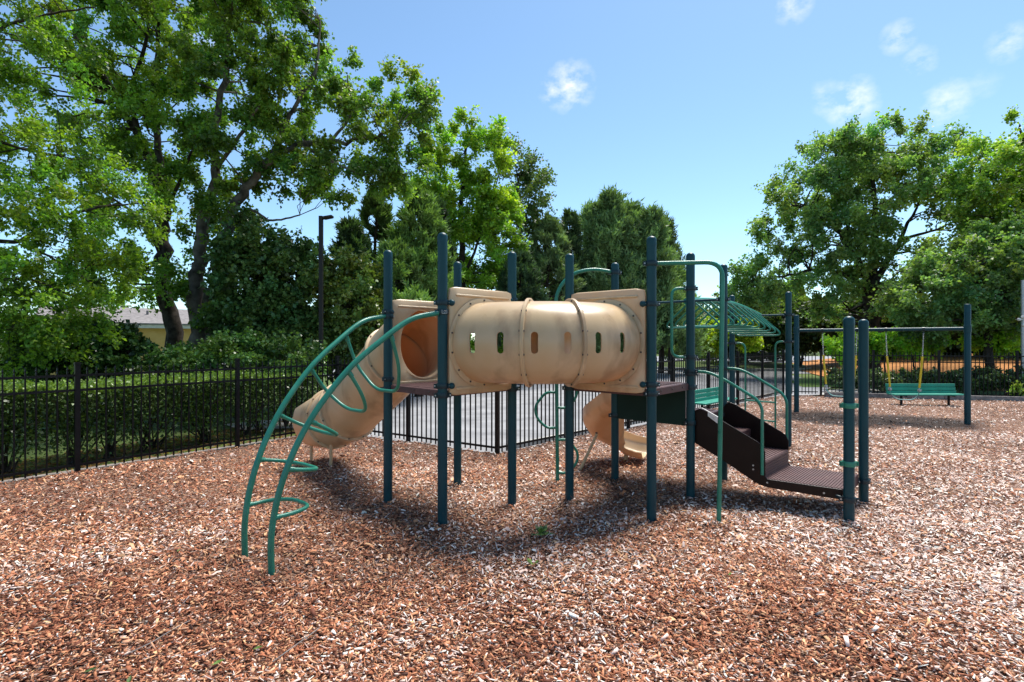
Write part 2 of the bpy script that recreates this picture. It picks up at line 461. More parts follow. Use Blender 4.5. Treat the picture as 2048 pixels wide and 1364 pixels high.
# kerbs: a pale strip just outside the fence, the island kerb
def strip(name, pts, w, z0, z1, mat):
    mb = MB()
    for i in range(len(pts) - 1):
        a, b = Vector(pts[i]), Vector(pts[i + 1])
        d = (b - a).normalized(); nrm = V(-d.y, d.x, 0)
        mb.box((a + b) / 2 + V(0, 0, (z0 + z1) / 2), ((b - a).length + (.002 if i % 2 else 0), w, z1 - z0), (d, nrm, V(0, 0, 1)))
    return mb.build(name, mat, None, smooth=False, bevel=.012, kind='structure')
strip('kerb', [V(-.05, 8.45, 0), V(8.2, 16.75, 0)], .14, -.1, .04, 'concrete')
strip('kerb', [V(-8.2, 3.85, 0), V(-3.55, 9.9, 0)], .10, -.1, -.008, 'timber')
isl = [V(14.2 + 6.4 * math.cos(a), 36 + 5.6 * math.sin(a), 0) for a in np.linspace(0, 2 * math.pi, 33)]
strip('kerb', isl, .3, -.1, .11, 'concrete')
mb = MB(); mb.lathe([(6.2, .0), (5.2, .12), (3, .22), (.1, .25)], (0, 0, 0), 28, cap=(False, True))
mb.v = [(14.2 + x, 36 + y * .87, z + .02) for x, y, z in mb.v]
mb.build('island', 'lawn', None, kind='structure')
# pine-straw bank rising behind the far fence
mb = MB()
nx, ny = 40, 14
for j in range(ny):
    for i in range(nx):
        x = 13.6 + i * .75 + j * .45; y = 17.2 + j * 1.35 - i * .03
        z = -.04 + .95 * (1 / (1 + math.exp(-(j - 3.6) * 1.1))) + .06 * math.sin(i * .9 + j) * (j > 1)
        if i < 6: z *= i / 6; z -= .02
        mb.v.append((x + max(0, (6 - j)) * .0, y + max(0, 7 - i) * .55, z))
for j in range(ny - 1):
    for i in range(nx - 1):
        a = j * nx + i; mb.f.append((a, a + 1, a + nx + 1, a + nx))
mb.build('straw_bank', 'straw', None, kind='structure', angle=80)

# loose chips lying over the mulch
poly = np.array(MULCH)
def inside(x, y):
    c = np.zeros(len(x), bool); n = len(poly)
    for i in range(n):
        x1, y1 = poly[i]; x2, y2 = poly[(i + 1) % n]
        cond = ((y1 > y) != (y2 > y)) & (x < (x2 - x1) * (y - y1) / (y2 - y1 + 1e-12) + x1)
        c ^= cond
    return c
def vnoise(x, y, s, seed):
    """smooth value noise"""
    r2 = np.random.default_rng(seed); g = r2.random((64, 64))
    u, v = x / s + 100, y / s + 100
    i, j = np.floor(u).astype(int), np.floor(v).astype(int)
    fu, fv = u - i, v - j; fu = fu * fu * (3 - 2 * fu); fv = fv * fv * (3 - 2 * fv)
    G = lambda a, b: g[a % 64, b % 64]
    return (G(i, j) * (1 - fu) + G(i + 1, j) * fu) * (1 - fv) + (G(i, j + 1) * (1 - fu) + G(i + 1, j + 1) * fu) * fv
FEET = np.array([ground(*p)[:2] for p in ((776, 1012), (885, 1054), (915, 975), (1024, 1010), (1139, 1003), (1230, 968), (1303, 1043), (1381, 998), (1447, 965), (1698, 1052), (1727, 1010), (490, 1117), (543, 1150), (1437, 1050), (1115, 970), (1935, 848), (1593, 824), (1577, 895))])
def hgt(X, Y):
    X, Y = np.asarray(X, float), np.asarray(Y, float)
    h = .075 * (vnoise(X, Y, 1.25, 31) - .5) + .045 * (vnoise(X, Y, .42, 33) - .5)
    for fx, fy in FEET:
        d = np.hypot(X - fx, Y - fy); h = h + .028 * np.exp(-((d - .10) / .07) ** 2) - .012 * np.exp(-(d / .06) ** 2)
    for wx, wy, wr in WORN:
        h = h - .05 * np.exp(-(np.hypot(X - wx, Y - wy) / wr) ** 2)
    return h
gx, gy = np.arange(-9.6, 18.0, .09), np.arange(1.2, 16.6, .09)
GX, GY = np.meshgrid(gx, gy)
gv = np.stack([GX.ravel(), GY.ravel(), np.maximum(hgt(GX.ravel(), GY.ravel()), -.046)], 1)
nxg = len(gx); ii = (np.arange(len(gy) - 1)[:, None] * nxg + np.arange(nxg - 1)[None]).ravel()
gf = np.stack([ii, ii + 1, ii + 1 + nxg, ii + nxg], 1)
cen = gv[gf].mean(1); gf = gf[inside(cen[:, 0], cen[:, 1]) & (np.abs(cen[:, 0]) < cen[:, 1] * 1.25 + 1.5)]
used = np.unique(gf); remap = np.full(len(gv), -1); remap[used] = np.arange(len(used))
PAL = 1.42 * np.array([(.63, .50, .44), (.50, .36, .30), (.43, .225, .13), (.36, .15, .075), (.25, .09, .045), (.16, .055, .028), (.09, .03, .017), (.045, .018, .012), (.47, .27, .14)])
def chips(name, bands, boxy):
    X, Y = [], []
    for y0, y1, dens in bands:
        area = 2 * 1.08 * (y1 * y1 - y0 * y0) / 2 + .8 * (y1 - y0)
        n = int(area * dens)
        yy = np.sqrt(rng.uniform(y0 * y0, y1 * y1, n)); xx = rng.uniform(-1, 1, n) * (1.08 * yy + .4)
        X.append(xx); Y.append(yy)
    X, Y = np.concatenate(X), np.concatenate(Y)
    k = inside(X, Y)
    X, Y = X[k], Y[k]; n = len(X)
    far = np.clip((Y - 2.5) / 9, 0, 1)
    L = rng.uniform(.014, .045, n) * (1 + .35 * far); W = rng.uniform(.0055, .0145, n) * (1 + .5 * far); T = rng.uniform(.0015, .0045, n)
    kd = rng.random(n); fine = kd < .5; L[fine] *= .62; W[fine] *= .5; bigc = kd > .95; L[bigc] *= 1.35; W[bigc] *= 1.7
    long_ = (kd > .5) & (kd < .56); L[long_] *= 1.9; W[long_] *= .4
    yaw = rng.uniform(0, 2 * np.pi, n); pit = rng.normal(0, .34, n); rol = rng.normal(0, .4, n)
    Z = np.maximum(hgt(X, Y), -.046) + .005 + rng.random(n) ** 2 * .016 + np.abs(np.sin(pit)) * L * .35
    d = np.stack([np.cos(yaw) * np.cos(pit), np.sin(yaw) * np.cos(pit), np.sin(pit)], 1)
    s0 = np.stack([-np.sin(yaw), np.cos(yaw), 0 * yaw], 1)
    nn = np.cross(d, s0)
    s = s0 * np.cos(rol)[:, None] + nn * np.sin(rol)[:, None]; nn = np.cross(d, s)
    P = np.stack([X, Y, Z], 1)
    hl, hw, ht = (L / 2)[:, None] * d, (W / 2)[:, None] * s, (T / 2)[:, None] * nn
    tp = rng.uniform(.45, 1.0, n)[:, None]
    sk = rng.uniform(-.5, .5, n)[:, None] * hw
    # patches: redder and darker towards the left and in drifts; lit right painted paler, shade by the structure painted darker
    red = vnoise(X, Y, 1.1, 3) * .6 + vnoise(X, Y, .35, 5) * .4
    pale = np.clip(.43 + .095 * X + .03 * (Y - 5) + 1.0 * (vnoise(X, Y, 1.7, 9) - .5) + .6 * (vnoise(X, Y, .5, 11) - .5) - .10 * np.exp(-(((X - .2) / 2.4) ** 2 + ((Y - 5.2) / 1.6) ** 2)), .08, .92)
    wts = np.stack([pale * .44, pale * .4, .12 + 0 * pale, .16 - .06 * pale, .17 - .09 * pale, (1 - pale) * .17, (1 - pale) * .12, .05 + 0 * pale, .05 + 0 * pale], 1)
    wts[:, 5:8] *= (.15 + 3.4 * red ** 2.2)[:, None]
    cum = np.cumsum(wts / wts.sum(1, keepdims=True), 1)
    idx = (rng.random(n)[:, None] > cum).sum(1).clip(0, 8)
    c = (PAL[idx] * rng.uniform(.75, 1.25, n)[:, None]).clip(0, .85)
    damp = np.zeros(n)
    for wx, wy, wr in WORN:
        q = np.hypot(X - wx, Y - wy) + .7 * (vnoise(X, Y, .5, 21) - .5)
        damp = np.maximum(damp, np.clip((wr * 1.25 - q) / (wr * .35), 0, 1))
    dmp = (rng.random(n) < damp * .93)
    c[dmp] = c[dmp] * np.array((.11, .125, .15)) + .006
    if boxy:
        vs = np.stack([P - hl - hw - ht, P - hl + hw - ht, P + hl + hw * tp + sk - ht, P + hl - hw * tp + sk - ht,
                       P - hl - hw + ht, P - hl + hw + ht, P + hl + hw * tp + sk + ht, P + hl - hw * tp + sk + ht], 1)
        F = np.array([(4, 5, 6, 7), (0, 1, 5, 4), (1, 2, 6, 5), (2, 3, 7, 6), (3, 0, 4, 7)]); k = 8
    else:
        up = np.array([0, 0, 1.]) * (W * .25)[:, None]
        vs = np.stack([P - hl - hw, P - hl + hw, P + up + hw, P + hl + hw * tp + sk, P + hl - hw * tp + sk, P + up - hw], 1)
        F = np.array([(0, 1, 2, 5), (5, 2, 3, 4)]); k = 6
    # winding towards +z
    faces = (np.arange(n)[:, None, None] * k + F[None]).reshape(-1, 4)
    fast_mesh(name, vs.reshape(-1, 3), faces, np.repeat(c, k, 0), 'chip', None, kind='stuff', label='loose red brown and bleached wood chips strewn over the play area', category='wood chips')
def fast_mesh(name, vs, faces, cols, mat, parent, org=None, link=True, **props):
    me = bpy.data.meshes.new(name)
    org = np.array([(vs[:, 0].min() + vs[:, 0].max()) / 2, (vs[:, 1].min() + vs[:, 1].max()) / 2, vs[:, 2].min()]) if org is None else np.array(org)
    vs = vs - org
    me.vertices.add(len(vs)); me.vertices.foreach_set('co', vs.astype(np.float32).ravel())
    k = faces.shape[1]
    me.loops.add(faces.size); me.loops.foreach_set('vertex_index', faces.astype(np.int32).ravel())
    me.polygons.add(len(faces)); me.polygons.foreach_set('loop_start', (np.arange(len(faces)) * k).astype(np.int32))
    me.polygons.foreach_set('loop_total', np.full(len(faces), k, np.int32))
    me.update(calc_edges=True)
    a = me.color_attributes.new('col', 'FLOAT_COLOR', 'POINT')
    a.data.foreach_set('color', np.concatenate([cols, np.ones((len(cols), 1))], 1).astype(np.float32).ravel())
    me.materials.append(M[mat])
    o = bpy.data.objects.new(name, me); COL.objects.link(o)
    place(o, Vector(org), parent)
    for q, v in props.items(): o[q] = v
    return o
ms = fast_mesh('mulch_surface', gv[used], remap[gf], np.ones((len(used), 3)), 'mulch', None, kind='structure'); ms.data.shade_smooth()
chips('wood_chips', [(2.3, 3.7, 4300)], True)
chips('wood_chips', [(3.7, 5.2, 3200), (5.2, 7.5, 1500), (7.5, 10, 650), (10, 16.5, 220)], False)

# ================================================================== THE PLAY STRUCTURE
PS = thing('play_structure', 'large play structure with teal posts, tan crawl tunnel, tube slide and brown steps', 'playground', (.6, 5.7, 0))
POST = {}
PR = .0455
def post(key, px, py, top, loc=None):
    p = ground(px, py) if loc is None else Vector(loc)
    zt = hz(top, p.y)
    mb = MB(); mb.lathe([(PR, -.3), (PR, zt - .075)], p, 24, cap=(True, True))
    o = mb.build('post', 'teal', PS)
    mb = MB(); prof = [(PR + .0015, zt - .085), (PR + .0015, zt - .04)] + [(PR * math.cos(a) + .001, zt - .04 + .04 * math.sin(a)) for a in np.linspace(.2, 1.5, 6)]
    mb.lathe(prof, p, 24); mb.build('post_cap', 'teal', o)
    POST[key] = (p, o)
    return p
A = post('A', 776, 1012, 500); B = post('B', 885, 1054, 465); C_ = post('C', 915, 975, 523); D = post('D', 1024, 1010, 503)
E_ = post('E', 1139, 1003, 507); F_ = post('F', 1230, 968, 525); G_ = post('G', 1303, 1043, 472); H_ = post('H', 1381, 998, 505); I_ = post('I', 1447, 965, 528)
M_ = F_ + I_ - H_; post('M', 0, 0, 545, M_)
P_ = post('P', 1698, 1052, 632); Q_ = post('Q', 1727, 1010, 638)
K_ = post('K', 1577, 895, 583); J_ = post('J', 0, 0, 590, V(3.78, 9.06, 0))

def clamp(key, y=None, dirv=None, mat='clamp', z=None, wide=.026):
    """split collar bolted round a post, with its two lugs"""
    p, po = POST[key]
    z = hz(y, p.y) if z is None else z
    mb = MB(); r = PR + .009
    mb.lathe([(PR - .001, -.024), (r, -.024), (r + .002, -.019), (r + .002, .019), (r, .024), (PR - .001, .024)], p + V(0, 0, z), 22, cap=(False, False))
    d = Vector(dirv).normalized() if dirv is not None else V(1, -.2, 0).normalized()
    n = V(-d.y, d.x, 0)
    for s in (1, -1):
        mb.box(p + d * s * (r + .010) + V(0, 0, z), (.03, wide, .04), (d, n, V(0, 0, 1)))
    o = mb.build('clamp', mat, po)
    mb = MB()
    for s in (1, -1):
        mb.lathe([(.007, -.02), (.007, .02)], p + d * s * (r + .014) + V(0, 0, z), 8, axis=n)
    mb.build('clamp_bolt', 'steel' if mat != 'green' else 'green', po, kind='stuff')
    return p + V(0, 0, z)
def pipe(name, pts, r, mat='green', parent=PS, seg=12, **kw):
    return MB().tube(pts, r, seg).build(name, mat, parent, **kw)

DECK = 1.25; LOW = .87
def deck(corners, z, th, name='deck'):
    c = sum(corners, V(0, 0, 0)) / 4
    pl = [c + (q - c) * .985 for q in corners]
    # corner notch so that the deck sits between the posts
    pts = []
    n = len(pl)
    for i in range(n):
        a, b, d = pl[i - 1], pl[i], pl[(i + 1) % n]
        pts += [b + (a - b).normalized() * .05, b + (d - b).normalized() * .05]
    mb = MB(); mb.prism([p + V(0, 0, z) for p in pts], (0, 0, -.012)); o = mb.build(name, 'brown', PS, smooth=False, bevel=.003)
    # rim skirt boards, one each side
    for i in range(n):
        b, d = pl[i], pl[(i + 1) % n]
        u = (d - b).normalized(); nrm = V(-u.y, u.x, 0)
        if nrm.dot(c - b) < 0: nrm = -nrm
        mb = MB(); mb.box((b + d) / 2 + nrm * .0 + V(0, 0, z - .004 - th / 2), ((d - b).length - .085, .012, th), (u, nrm, V(0, 0, 1)))
        sk = mb.build('deck_edge', 'brown', o, smooth=False, bevel=.003)
        mb = MB()
        for k in (.22, .5, .78):
            q = b.lerp(d, k) - nrm * .006 + V(0, 0, z - th / 2)
            mb.lathe([(.011, -.004), (.011, .004), (.006, .007)], q, 8, axis=-nrm)
        mb.build('deck_bolts', 'bolt', o, kind='stuff')
    # raised slats of the perforated plate
    mb = MB(); u = (pl[1] - pl[0]).normalized(); w = (pl[2] - pl[1])
    k = int(w.length / .055)
    for i in range(1, k):
        m0 = pl[0].lerp(pl[3], i / k); m1 = pl[1].lerp(pl[2], i / k)
        d = (m1 - m0); dn = d.normalized()
        mb.box((m0 + m1) / 2 + V(0, 0, z + .0025), (d.length - .14, .03, .006), (dn, V(-dn.y, dn.x, 0), V(0, 0, 1)))
    mb.build('deck_ribs', 'brown', o, smooth=False, kind='stuff')
    return o
deck([A, B, D, C_], DECK, .06)
deck([E_, G_, H_, F_], DECK, .07)
deck([F_, H_, I_, M_], LOW, .07)
# the step between the two right-hand decks: a dark riser plate
u = (H_ - F_).normalized(); nrm = V(-u.y, u.x, 0)
mb = MB(); mb.box((F_ + H_) / 2 - V(.7, .7, 0) * .02 * (1 if True else 0) + V(0, 0, (DECK - .075 + LOW - .085) / 2), ((H_ - F_).length - .09, .012, DECK - .075 - LOW + .085), (u, nrm, V(0, 0, 1)))
mb.build('riser_plate', 'dkgreen', PS, smooth=False, bevel=.004)

# ---- tan panels with a round or oval opening
def panel_obj(name, p0, p1, out, z0, z1, hole, hc, th=.05, parent=PS, off=.0, inset=.045, n=64):
    """moulded panel between two posts; hole = (rx, rz) about the panel middle at height hc"""
    u = (p1 - p0).normalized(); W = (p1 - p0).length / 2 - inset; c = (p0 + p1) / 2 + out * off
    hh = (z1 - z0) / 2; zc = (z0 + z1) / 2; rc = .05
    def rect(a, grow):
        w, h, r = W + grow, hh + grow, rc
        ca, sa = math.cos(a), math.sin(a)
        # ray against a rounded rectangle, by bisection on the signed distance
        lo, hi = 0, 3
        for _ in range(30):
            m = (lo + hi) / 2; x, y = abs(ca * m), abs(sa * m)
            qx, qy = x - (w - r), y - (h - r)
            dd = math.hypot(max(qx, 0), max(qy, 0)) + min(max(qx, qy), 0) - r
            if dd > 0: hi = m
            else: lo = m
        return ca * lo, sa * lo
    A_ = [2 * math.pi * k / n for k in range(n)]
    # make sure the corners are sampled
    for sx in (-1, 1):
        for sy in (-1, 1):
            ta = math.atan2(sy * hh, sx * W) % (2 * math.pi)
            k = min(range(n), key=lambda i: abs(A_[i] - ta)); A_[k] = ta
    P3 = lambda x, zz, d: c + u * x + V(0, 0, zz) + out * d
    outer = [rect(a, 0) for a in A_]; outer_in = [rect(a, -.014) for a in A_]
    hol = [(hole[0] * math.cos(math.atan2(math.sin(a) / hole[1], math.cos(a) / hole[0])), hc - zc + hole[1] * math.sin(math.atan2(math.sin(a) / hole[1], math.cos(a) / hole[0]))) for a in A_]
    hol_o = [(x * 1.045, hc - zc + (y - hc + zc) * 1.045) for x, y in hol]
    rings = []
    f, b = th / 2, -th / 2
    rings.append([P3(x, zc + y, b + .008) for x, y in hol])
    rings.append([P3(x, zc + y, f - .012) for x, y in hol])
    rings.append([P3(x, zc + y, f) for x, y in hol_o])
    rings.append([P3(x, zc + y, f) for x, y in outer_in])
    rings.append([P3(x, zc + y, f - .012) for x, y in outer])
    rings.append([P3(x, zc + y, b + .012) for x, y in outer])
    rings.append([P3(x, zc + y, b) for x, y in outer_in])
    rings.append([P3(x, zc + y, b) for x, y in hol_o])
    rings.append([P3(x, zc + y, b + .008) for x, y in hol])
    mb = MB(); mb.quadstrip(rings, True, (False, False))
    o = mb.build(name, 'tan', parent, angle=50)
    # moulded ribs along the head and the foot
    for zz, hgt in ((z1 - .075, .022), (z0 + .06, .03)):
        mb = MB(); mb.box(c + V(0, 0, zz) + out * (f + .004), (W * 2 - .13, .02, hgt), (u, out, V(0, 0, 1)))
        mb.build('moulded_rib', 'tan', o, bevel=.008)
    return o, c, u, W
# left tunnel panel (posts B-D), right one (E-G), tube-slide panel (A-C)
oL = V(1, -1, 0).normalized(); dBD = (D - B).normalized(); oL = V(dBD.y, -dBD.x, 0)
dEG = (G_ - E_).normalized(); oR = V(dEG.y, -dEG.x, 0)
if oR.y > 0: oR = -oR
TR = .385; TZ = 1.685
panL, cL, uL, wL = panel_obj('tunnel_panel', B, D, oL, 1.2, 2.2, (TR - .015, TR - .015), TZ, off=.03)
panR, cR, uR, wR = panel_obj('tunnel_panel', E_, G_, oR, 1.2, 2.2, (TR - .015, TR - .015), TZ, off=.03)
dAC = (C_ - A).normalized(); oS = V(-dAC.y, dAC.x, 0)           # away from the deck, down the slide
panS, cS, uS, wS = panel_obj('slide_panel', A, C_, -oS, 1.2, 2.14, (.31, .37), 1.67, off=-.02, inset=.05)

# ---- the crawl tunnel: three moulded sections on a quarter circle between the two panels
c0, c1 = cL + oL * .02, cR + oR * .02
# arc centre: along the inward normals
a0 = c0; a1 = c1
den = oL.x * oR.y - oL.y * oR.x
ang0 = math.atan2(-uL.y, -uL.x)
def isect(p, d, q, e):
    k = ((q - p).x * e.y - (q - p).y * e.x) / (d.x * e.y - d.y * e.x); return p + d * k
ctr = isect(a0, uL, a1, uR)
r0, r1 = (a0 - ctr).length, (a1 - ctr).length
th0 = math.atan2((a0 - ctr).y, (a0 - ctr).x); th1 = math.atan2((a1 - ctr).y, (a1 - ctr).x)
if th1 < th0: th1 += 2 * math.pi
def arc(t):
    a = th0 + (th1 - th0) * t; r = r0 + (r1 - r0) * t
    return ctr + V(math.cos(a), math.sin(a), 0) * r + V(0, 0, TZ), V(math.cos(a), math.sin(a), 0)
def tunnel_section(t0, t1, nseg=20, nr=64):
    ro, ri = TR, TR - .014
    rings = []
    for rad, ts in ((ro, np.linspace(t0, t1, nseg)), (ri, np.linspace(t1, t0, nseg))):
        for t in ts:
            p, rd = arc(t)
            rings.append([p + (rd * math.cos(b) + V(0, 0, 1) * math.sin(b)) * rad for b in [2 * math.pi * k / nr for k in range(nr)]])
    rings.append(rings[0])
    mb = MB(); n = nr
    for r in rings[:-1]: mb.v += [tuple(q) for q in r]
    m = len(rings) - 1
    for i in range(m):
        for j in range(n):
            k = (j + 1) % n; ii = (i + 1) % m
            mb.f.append((i * n + j, i * n + k, ii * n + k, ii * n + j))
    return mb
def capsule_cutter(p, d, length, w=.031, h=.095):
    """upright slot, extruded along d"""
    d = d.normalized(); s = V(-d.y, d.x, 0).normalized()
    pts = []
    for k in range(20):
        a = 2 * math.pi * k / 20
        x, z = w * math.cos(a), w * math.sin(a) + (h - w) * (1 if math.sin(a) >= 0 else -1)
        pts.append(p + s * x + V(0, 0, z) - d * length / 2)
    mb = MB(); mb.prism(pts, d * length)
    return mb
T1, T2 = .345, .625
SLOTS = {0: [(.115, 1), (.25, 1)], 1: [(.40, 0), (.545, 0)], 2: [(.695, 1), (.84, 1)]}
tunnel = None
for si, (t0, t1) in enumerate(((0.0, T1), (T1, T2), (T2, 1.0))):
    mb = tunnel_section(t0, t1, 16 if si != 1 else 12)
    o = mb.build('tunnel_section', 'tan', tunnel if tunnel else PS, angle=50)
    if tunnel is None:
        o.name = 'crawl_tunnel'; WORLD['crawl_tunnel'] = WORLD.pop('tunnel_section', WORLD.get(o.name)); tunnel = o
    cut = MB()
    for ts, through in SLOTS[si]:
        p, rd = arc(ts)
        pf = p + rd * TR
        d = V(pf.x, pf.y, 0).normalized()
        if through:
            c = capsule_cutter(pf + rd * .05, rd, .2)
            b0 = len(cut.v); cut.v += c.v; cut.f += [tuple(b0 + i for i in f) for f in c.f]
            # its counterpart in the back wall, where the line of sight leaves the tube
            q = pf + d * .05
            for k in range(200):
                q = q + d * .01
                best = min((( V(q.x, q.y, TZ) - arc(t)[0]).length for t in np.linspace(0, 1, 60)))
                if best > TR - .007 and k > 20: break
            c = capsule_cutter(V(q.x, q.y, TZ), d, .22, .045, .1)
            b0 = len(cut.v); cut.v += c.v; cut.f += [tuple(b0 + i for i in f) for f in c.f]
        else:
            c = capsule_cutter(pf, rd, .25)
            b0 = len(cut.v); cut.v += c.v; cut.f += [tuple(b0 + i for i in f) for f in c.f]
    co = cut.build('cutter', None, None, smooth=False)
    bm_ = o.modifiers.new('slots', 'BOOLEAN'); bm_.object = co; bm_.operation = 'DIFFERENCE'; bm_.solver = 'EXACT'
    bpy.context.view_layer.update()
    dg = bpy.context.evaluated_depsgraph_get()
    me = bpy.data.meshes.new_from_object(o.evaluated_get(dg))
    o.modifiers.clear(); o.data = me
    me.shade_smooth(); me.set_sharp_from_angle(angle=R(40))
    bpy.data.objects.remove(co, do_unlink=True)
def ring_flange(p, ax, up, r_in, r_out, w, name, parent, bolts=12, side=1, boltr=.009):
    s = ax.cross(up).normalized()
    mb = MB(); N = 56
    prof = [(r_in, -w / 2), (r_out - .006, -w / 2), (r_out, -w / 2 + .005), (r_out, w / 2 - .005), (r_out - .006, w / 2), (r_in, w / 2), (r_in, -w / 2)]
    rings = [[p + ax * z + (s * math.cos(a) + up * math.sin(a)) * r for a in [2 * math.pi * k / N for k in range(N)]] for r, z in prof]
    mb.quadstrip(rings, True, (False, False))
    o = mb.build(name, 'tan', parent, angle=50)
    mb = MB()
    for k in range(bolts):
        a = 2 * math.pi * (k + .5) / bolts
        q = p + (s * math.cos(a) + up * math.sin(a)) * ((r_in + r_out) / 2 + .002)
        mb.lathe([(boltr, -w / 2 - .007), (boltr, w / 2 + .007)], q, 8, axis=ax)
    mb.build('flange_bolts', 'bolt', o, kind='stuff')
    return o
for t in (T1, T2):
    p, rd = arc(t); ax = V(-rd.y, rd.x, 0)
    ring_flange(p, ax, V(0, 0, 1), TR - .004, TR + .03, .035, 'flange', tunnel)
for t, o_ in ((0.0, panL), (1.0, panR)):
    p, rd = arc(t); ax = V(-rd.y, rd.x, 0)
    nv = oL if t == 0 else oR
    ring_flange(p + nv * .012, ax, V(0, 0, 1), TR - .006, TR + .045, .012, 'tunnel_collar', o_, bolts=14)
# posts, ball-ended stubs that carry the panels
def stub(key, target, z, y=None):
    p, po = POST[key]
    z = hz(y, p.y) if y is not None else z
    t = V(target.x, target.y, z)
    d = (t - V(p.x, p.y, z)); d.normalize()
    clamp(key, z=z, dirv=d)
    mb = MB(); mb.tube([p + V(0, 0, z) + d * .045, t - d * .012], .017, 10)
    mb.ball(t, .03, 12, 8)
    mb.build('panel_stub', 'teal', po)
edge = lambda c, u, w, s, out: c + u * (w + .012) * s + out * .0
eL0, eL1 = cL - uL * (wL - .015) + oL * .03, cL + uL * (wL - .015) + oL * .0
eR1, eR0 = cR + uR * (wR - .015) + oR * .03, cR - uR * (wR - .015)
stub('B', eL0, 2.05); stub('B', eL0, 1.29)
stub('D', eL1, 2.12); stub('D', eL1, 1.29)
stub('G', eR1, 2.05); stub('G', eR1, 1.29)
stub('E', eR0, 2.12); stub('E', eR0, 1.29)
eS0, eS1 = cS - uS * (wS - .01), cS + uS * (wS - .01)
stub('A', eS0, 2.0); stub('A', eS0, 1.31); stub('C', eS1, 2.0); stub('C', eS1, 1.31)
for k, y in (('A', 782), ('B', 781), ('D', None), ('G', 786), ('E', None), ('H', 771), ('F', None), ('C', None)):
    clamp(k, z=DECK - .045, dirv=(1, .3, 0))
for k in 'FHIM':
    clamp(k, z=LOW - .05, dirv=(1, .3, 0))

# ---- tube slide
def sweep(path, prof_fn, name, mat, parent, closed=False, thick=.014):
    """shell along a path; prof_fn(i/n) -> list of angles & radius; angle 0 = outward right, pi/2 = up"""
    n = len(path)
    rings = []
    for i, p in enumerate(path):
        t = (path[min(n - 1, i + 1)] - path[max(0, i - 1)]).normalized()
        s = t.cross(V(0, 0, 1)).normalized(); up = s.cross(t).normalized()
        angs, rad = prof_fn(i / (n - 1))
        outer = [p + (s * math.cos(a) + up * math.sin(a)) * rad for a in angs]
        inner = [p + (s * math.cos(a) + up * math.sin(a)) * (rad - thick) for a in reversed(angs)]
        rings.append(outer + inner)
    mb = MB(); mb.quadstrip(rings, True, (True, True))
    return mb.build(name, mat, parent, angle=45)
full = [(-.5 + 2 * k / 48) * math.pi for k in range(49)]
sp0 = cS + V(0, 0, 1.67) + oS * .02
path = spline([sp0, sp0 + oS * .26 + V(0, 0, -.05), V(-1.58, 6.4, 1.27), V(-2.16, 6.97, .78), V(-2.48, 7.26, .63), V(-2.74, 7.46, .6)], 12)
Rs = .385
cuts = [0, 17, 36, 46, len(path) - 1]
slide = None
for k in range(3):
    seg = path[cuts[k]:cuts[k + 1] + 1]
    o = sweep(seg, lambda f: (full, Rs), 'slide_section', 'tan', slide or PS)
    if slide is None:
        o.name = 'tube_slide'; WORLD['tube_slide'] = WORLD.get('slide_section', WORLD.get(o.name)); slide = o
seg = path[cuts[3]:]
sweep(seg, lambda f: ([(-.5 - .98 + .33 * f ** .7 + (1.96 - .66 * f ** .7) * j / 48) * math.pi for j in range(49)], Rs + .0), 'slide_exit', 'tan', slide)
for k in (1, 2, 3):
    i = cuts[k]; t = (path[min(i + 1, len(path) - 1)] - path[i - 1]).normalized()
    s = t.cross(V(0, 0, 1)).normalized(); up = s.cross(t)
    ring_flange(path[i], t, up, Rs - .004, Rs + .032, .035, 'flange', slide, bolts=12)
# its two tan legs and ground bar
l1, l2 = ground(622, 925), ground(661, 936)
for lp in (l1, l2):
    pipe('slide_leg', [lp + V(0, 0, -.15), lp + V(.03, -.06, .36)], .022, 'tan', slide)
pipe('leg_bar', [l1 + V(0, 0, .03), l2 + V(0, 0, .02)], .014, 'tan', slide)

# ---- curved arch climber with looped rungs
L1, L2 = ground(490, 1117), ground(543, 1150)
PROF = [(0, 1.955), (.2, 1.885), (.41, 1.685), (.59, 1.475), (.755, 1.2), (.862, .955), (.934, .72), (.98, .49), (1.002, .26), (1.0, 0), (.995, -.2)]
def rail_at(p, q, t, z): return p.lerp(q, t) + V(0, 0, z)
def prof_at(f):
    k = f * (len(PROF) - 1); i = min(int(k), len(PROF) - 2); w = k - i
    return PROF[i][0] * (1 - w) + PROF[i + 1][0] * w, PROF[i][1] * (1 - w) + PROF[i + 1][1] * w
arch = None
for (p, q) in ((A, L1), (B, L2)):
    d = (q - p).normalized()
    pts = spline([rail_at(p + d * .05, q, t, z) for t, z in PROF], 6)
    o = pipe('arch_climber' if arch is None else 'rail', pts, .0235, 'green', arch or PS, seg=14)
    if arch is None: arch = o
clamp('A', z=1.955, dirv=L1 - A); clamp('B', z=1.965, dirv=L2 - B)
eb = V(.45, -1, 0).normalized(); es = V(-eb.y, eb.x, 0); ec = B + eb * (PR + .012) + V(0, 0, 1.965)
mb = MB()
for dx, dz, w_, h_ in ((-.022, 0, .004, .034), (.022, 0, .004, .034), (0, -.015, .048, .004)):
    mb.box(ec + es * dx + V(0, 0, dz), (w_, .006, h_), (es, eb, V(0, 0, 1)))
mb.tube([ec + es * (.004 + .009 * math.cos(a)) + V(0, 0, .002 + .009 * math.sin(a)) for a in np.linspace(0, 6.28, 13)], .002, 5)
mb.build('clamp_emblem', 'steel', POST['B'][1], kind='stuff')
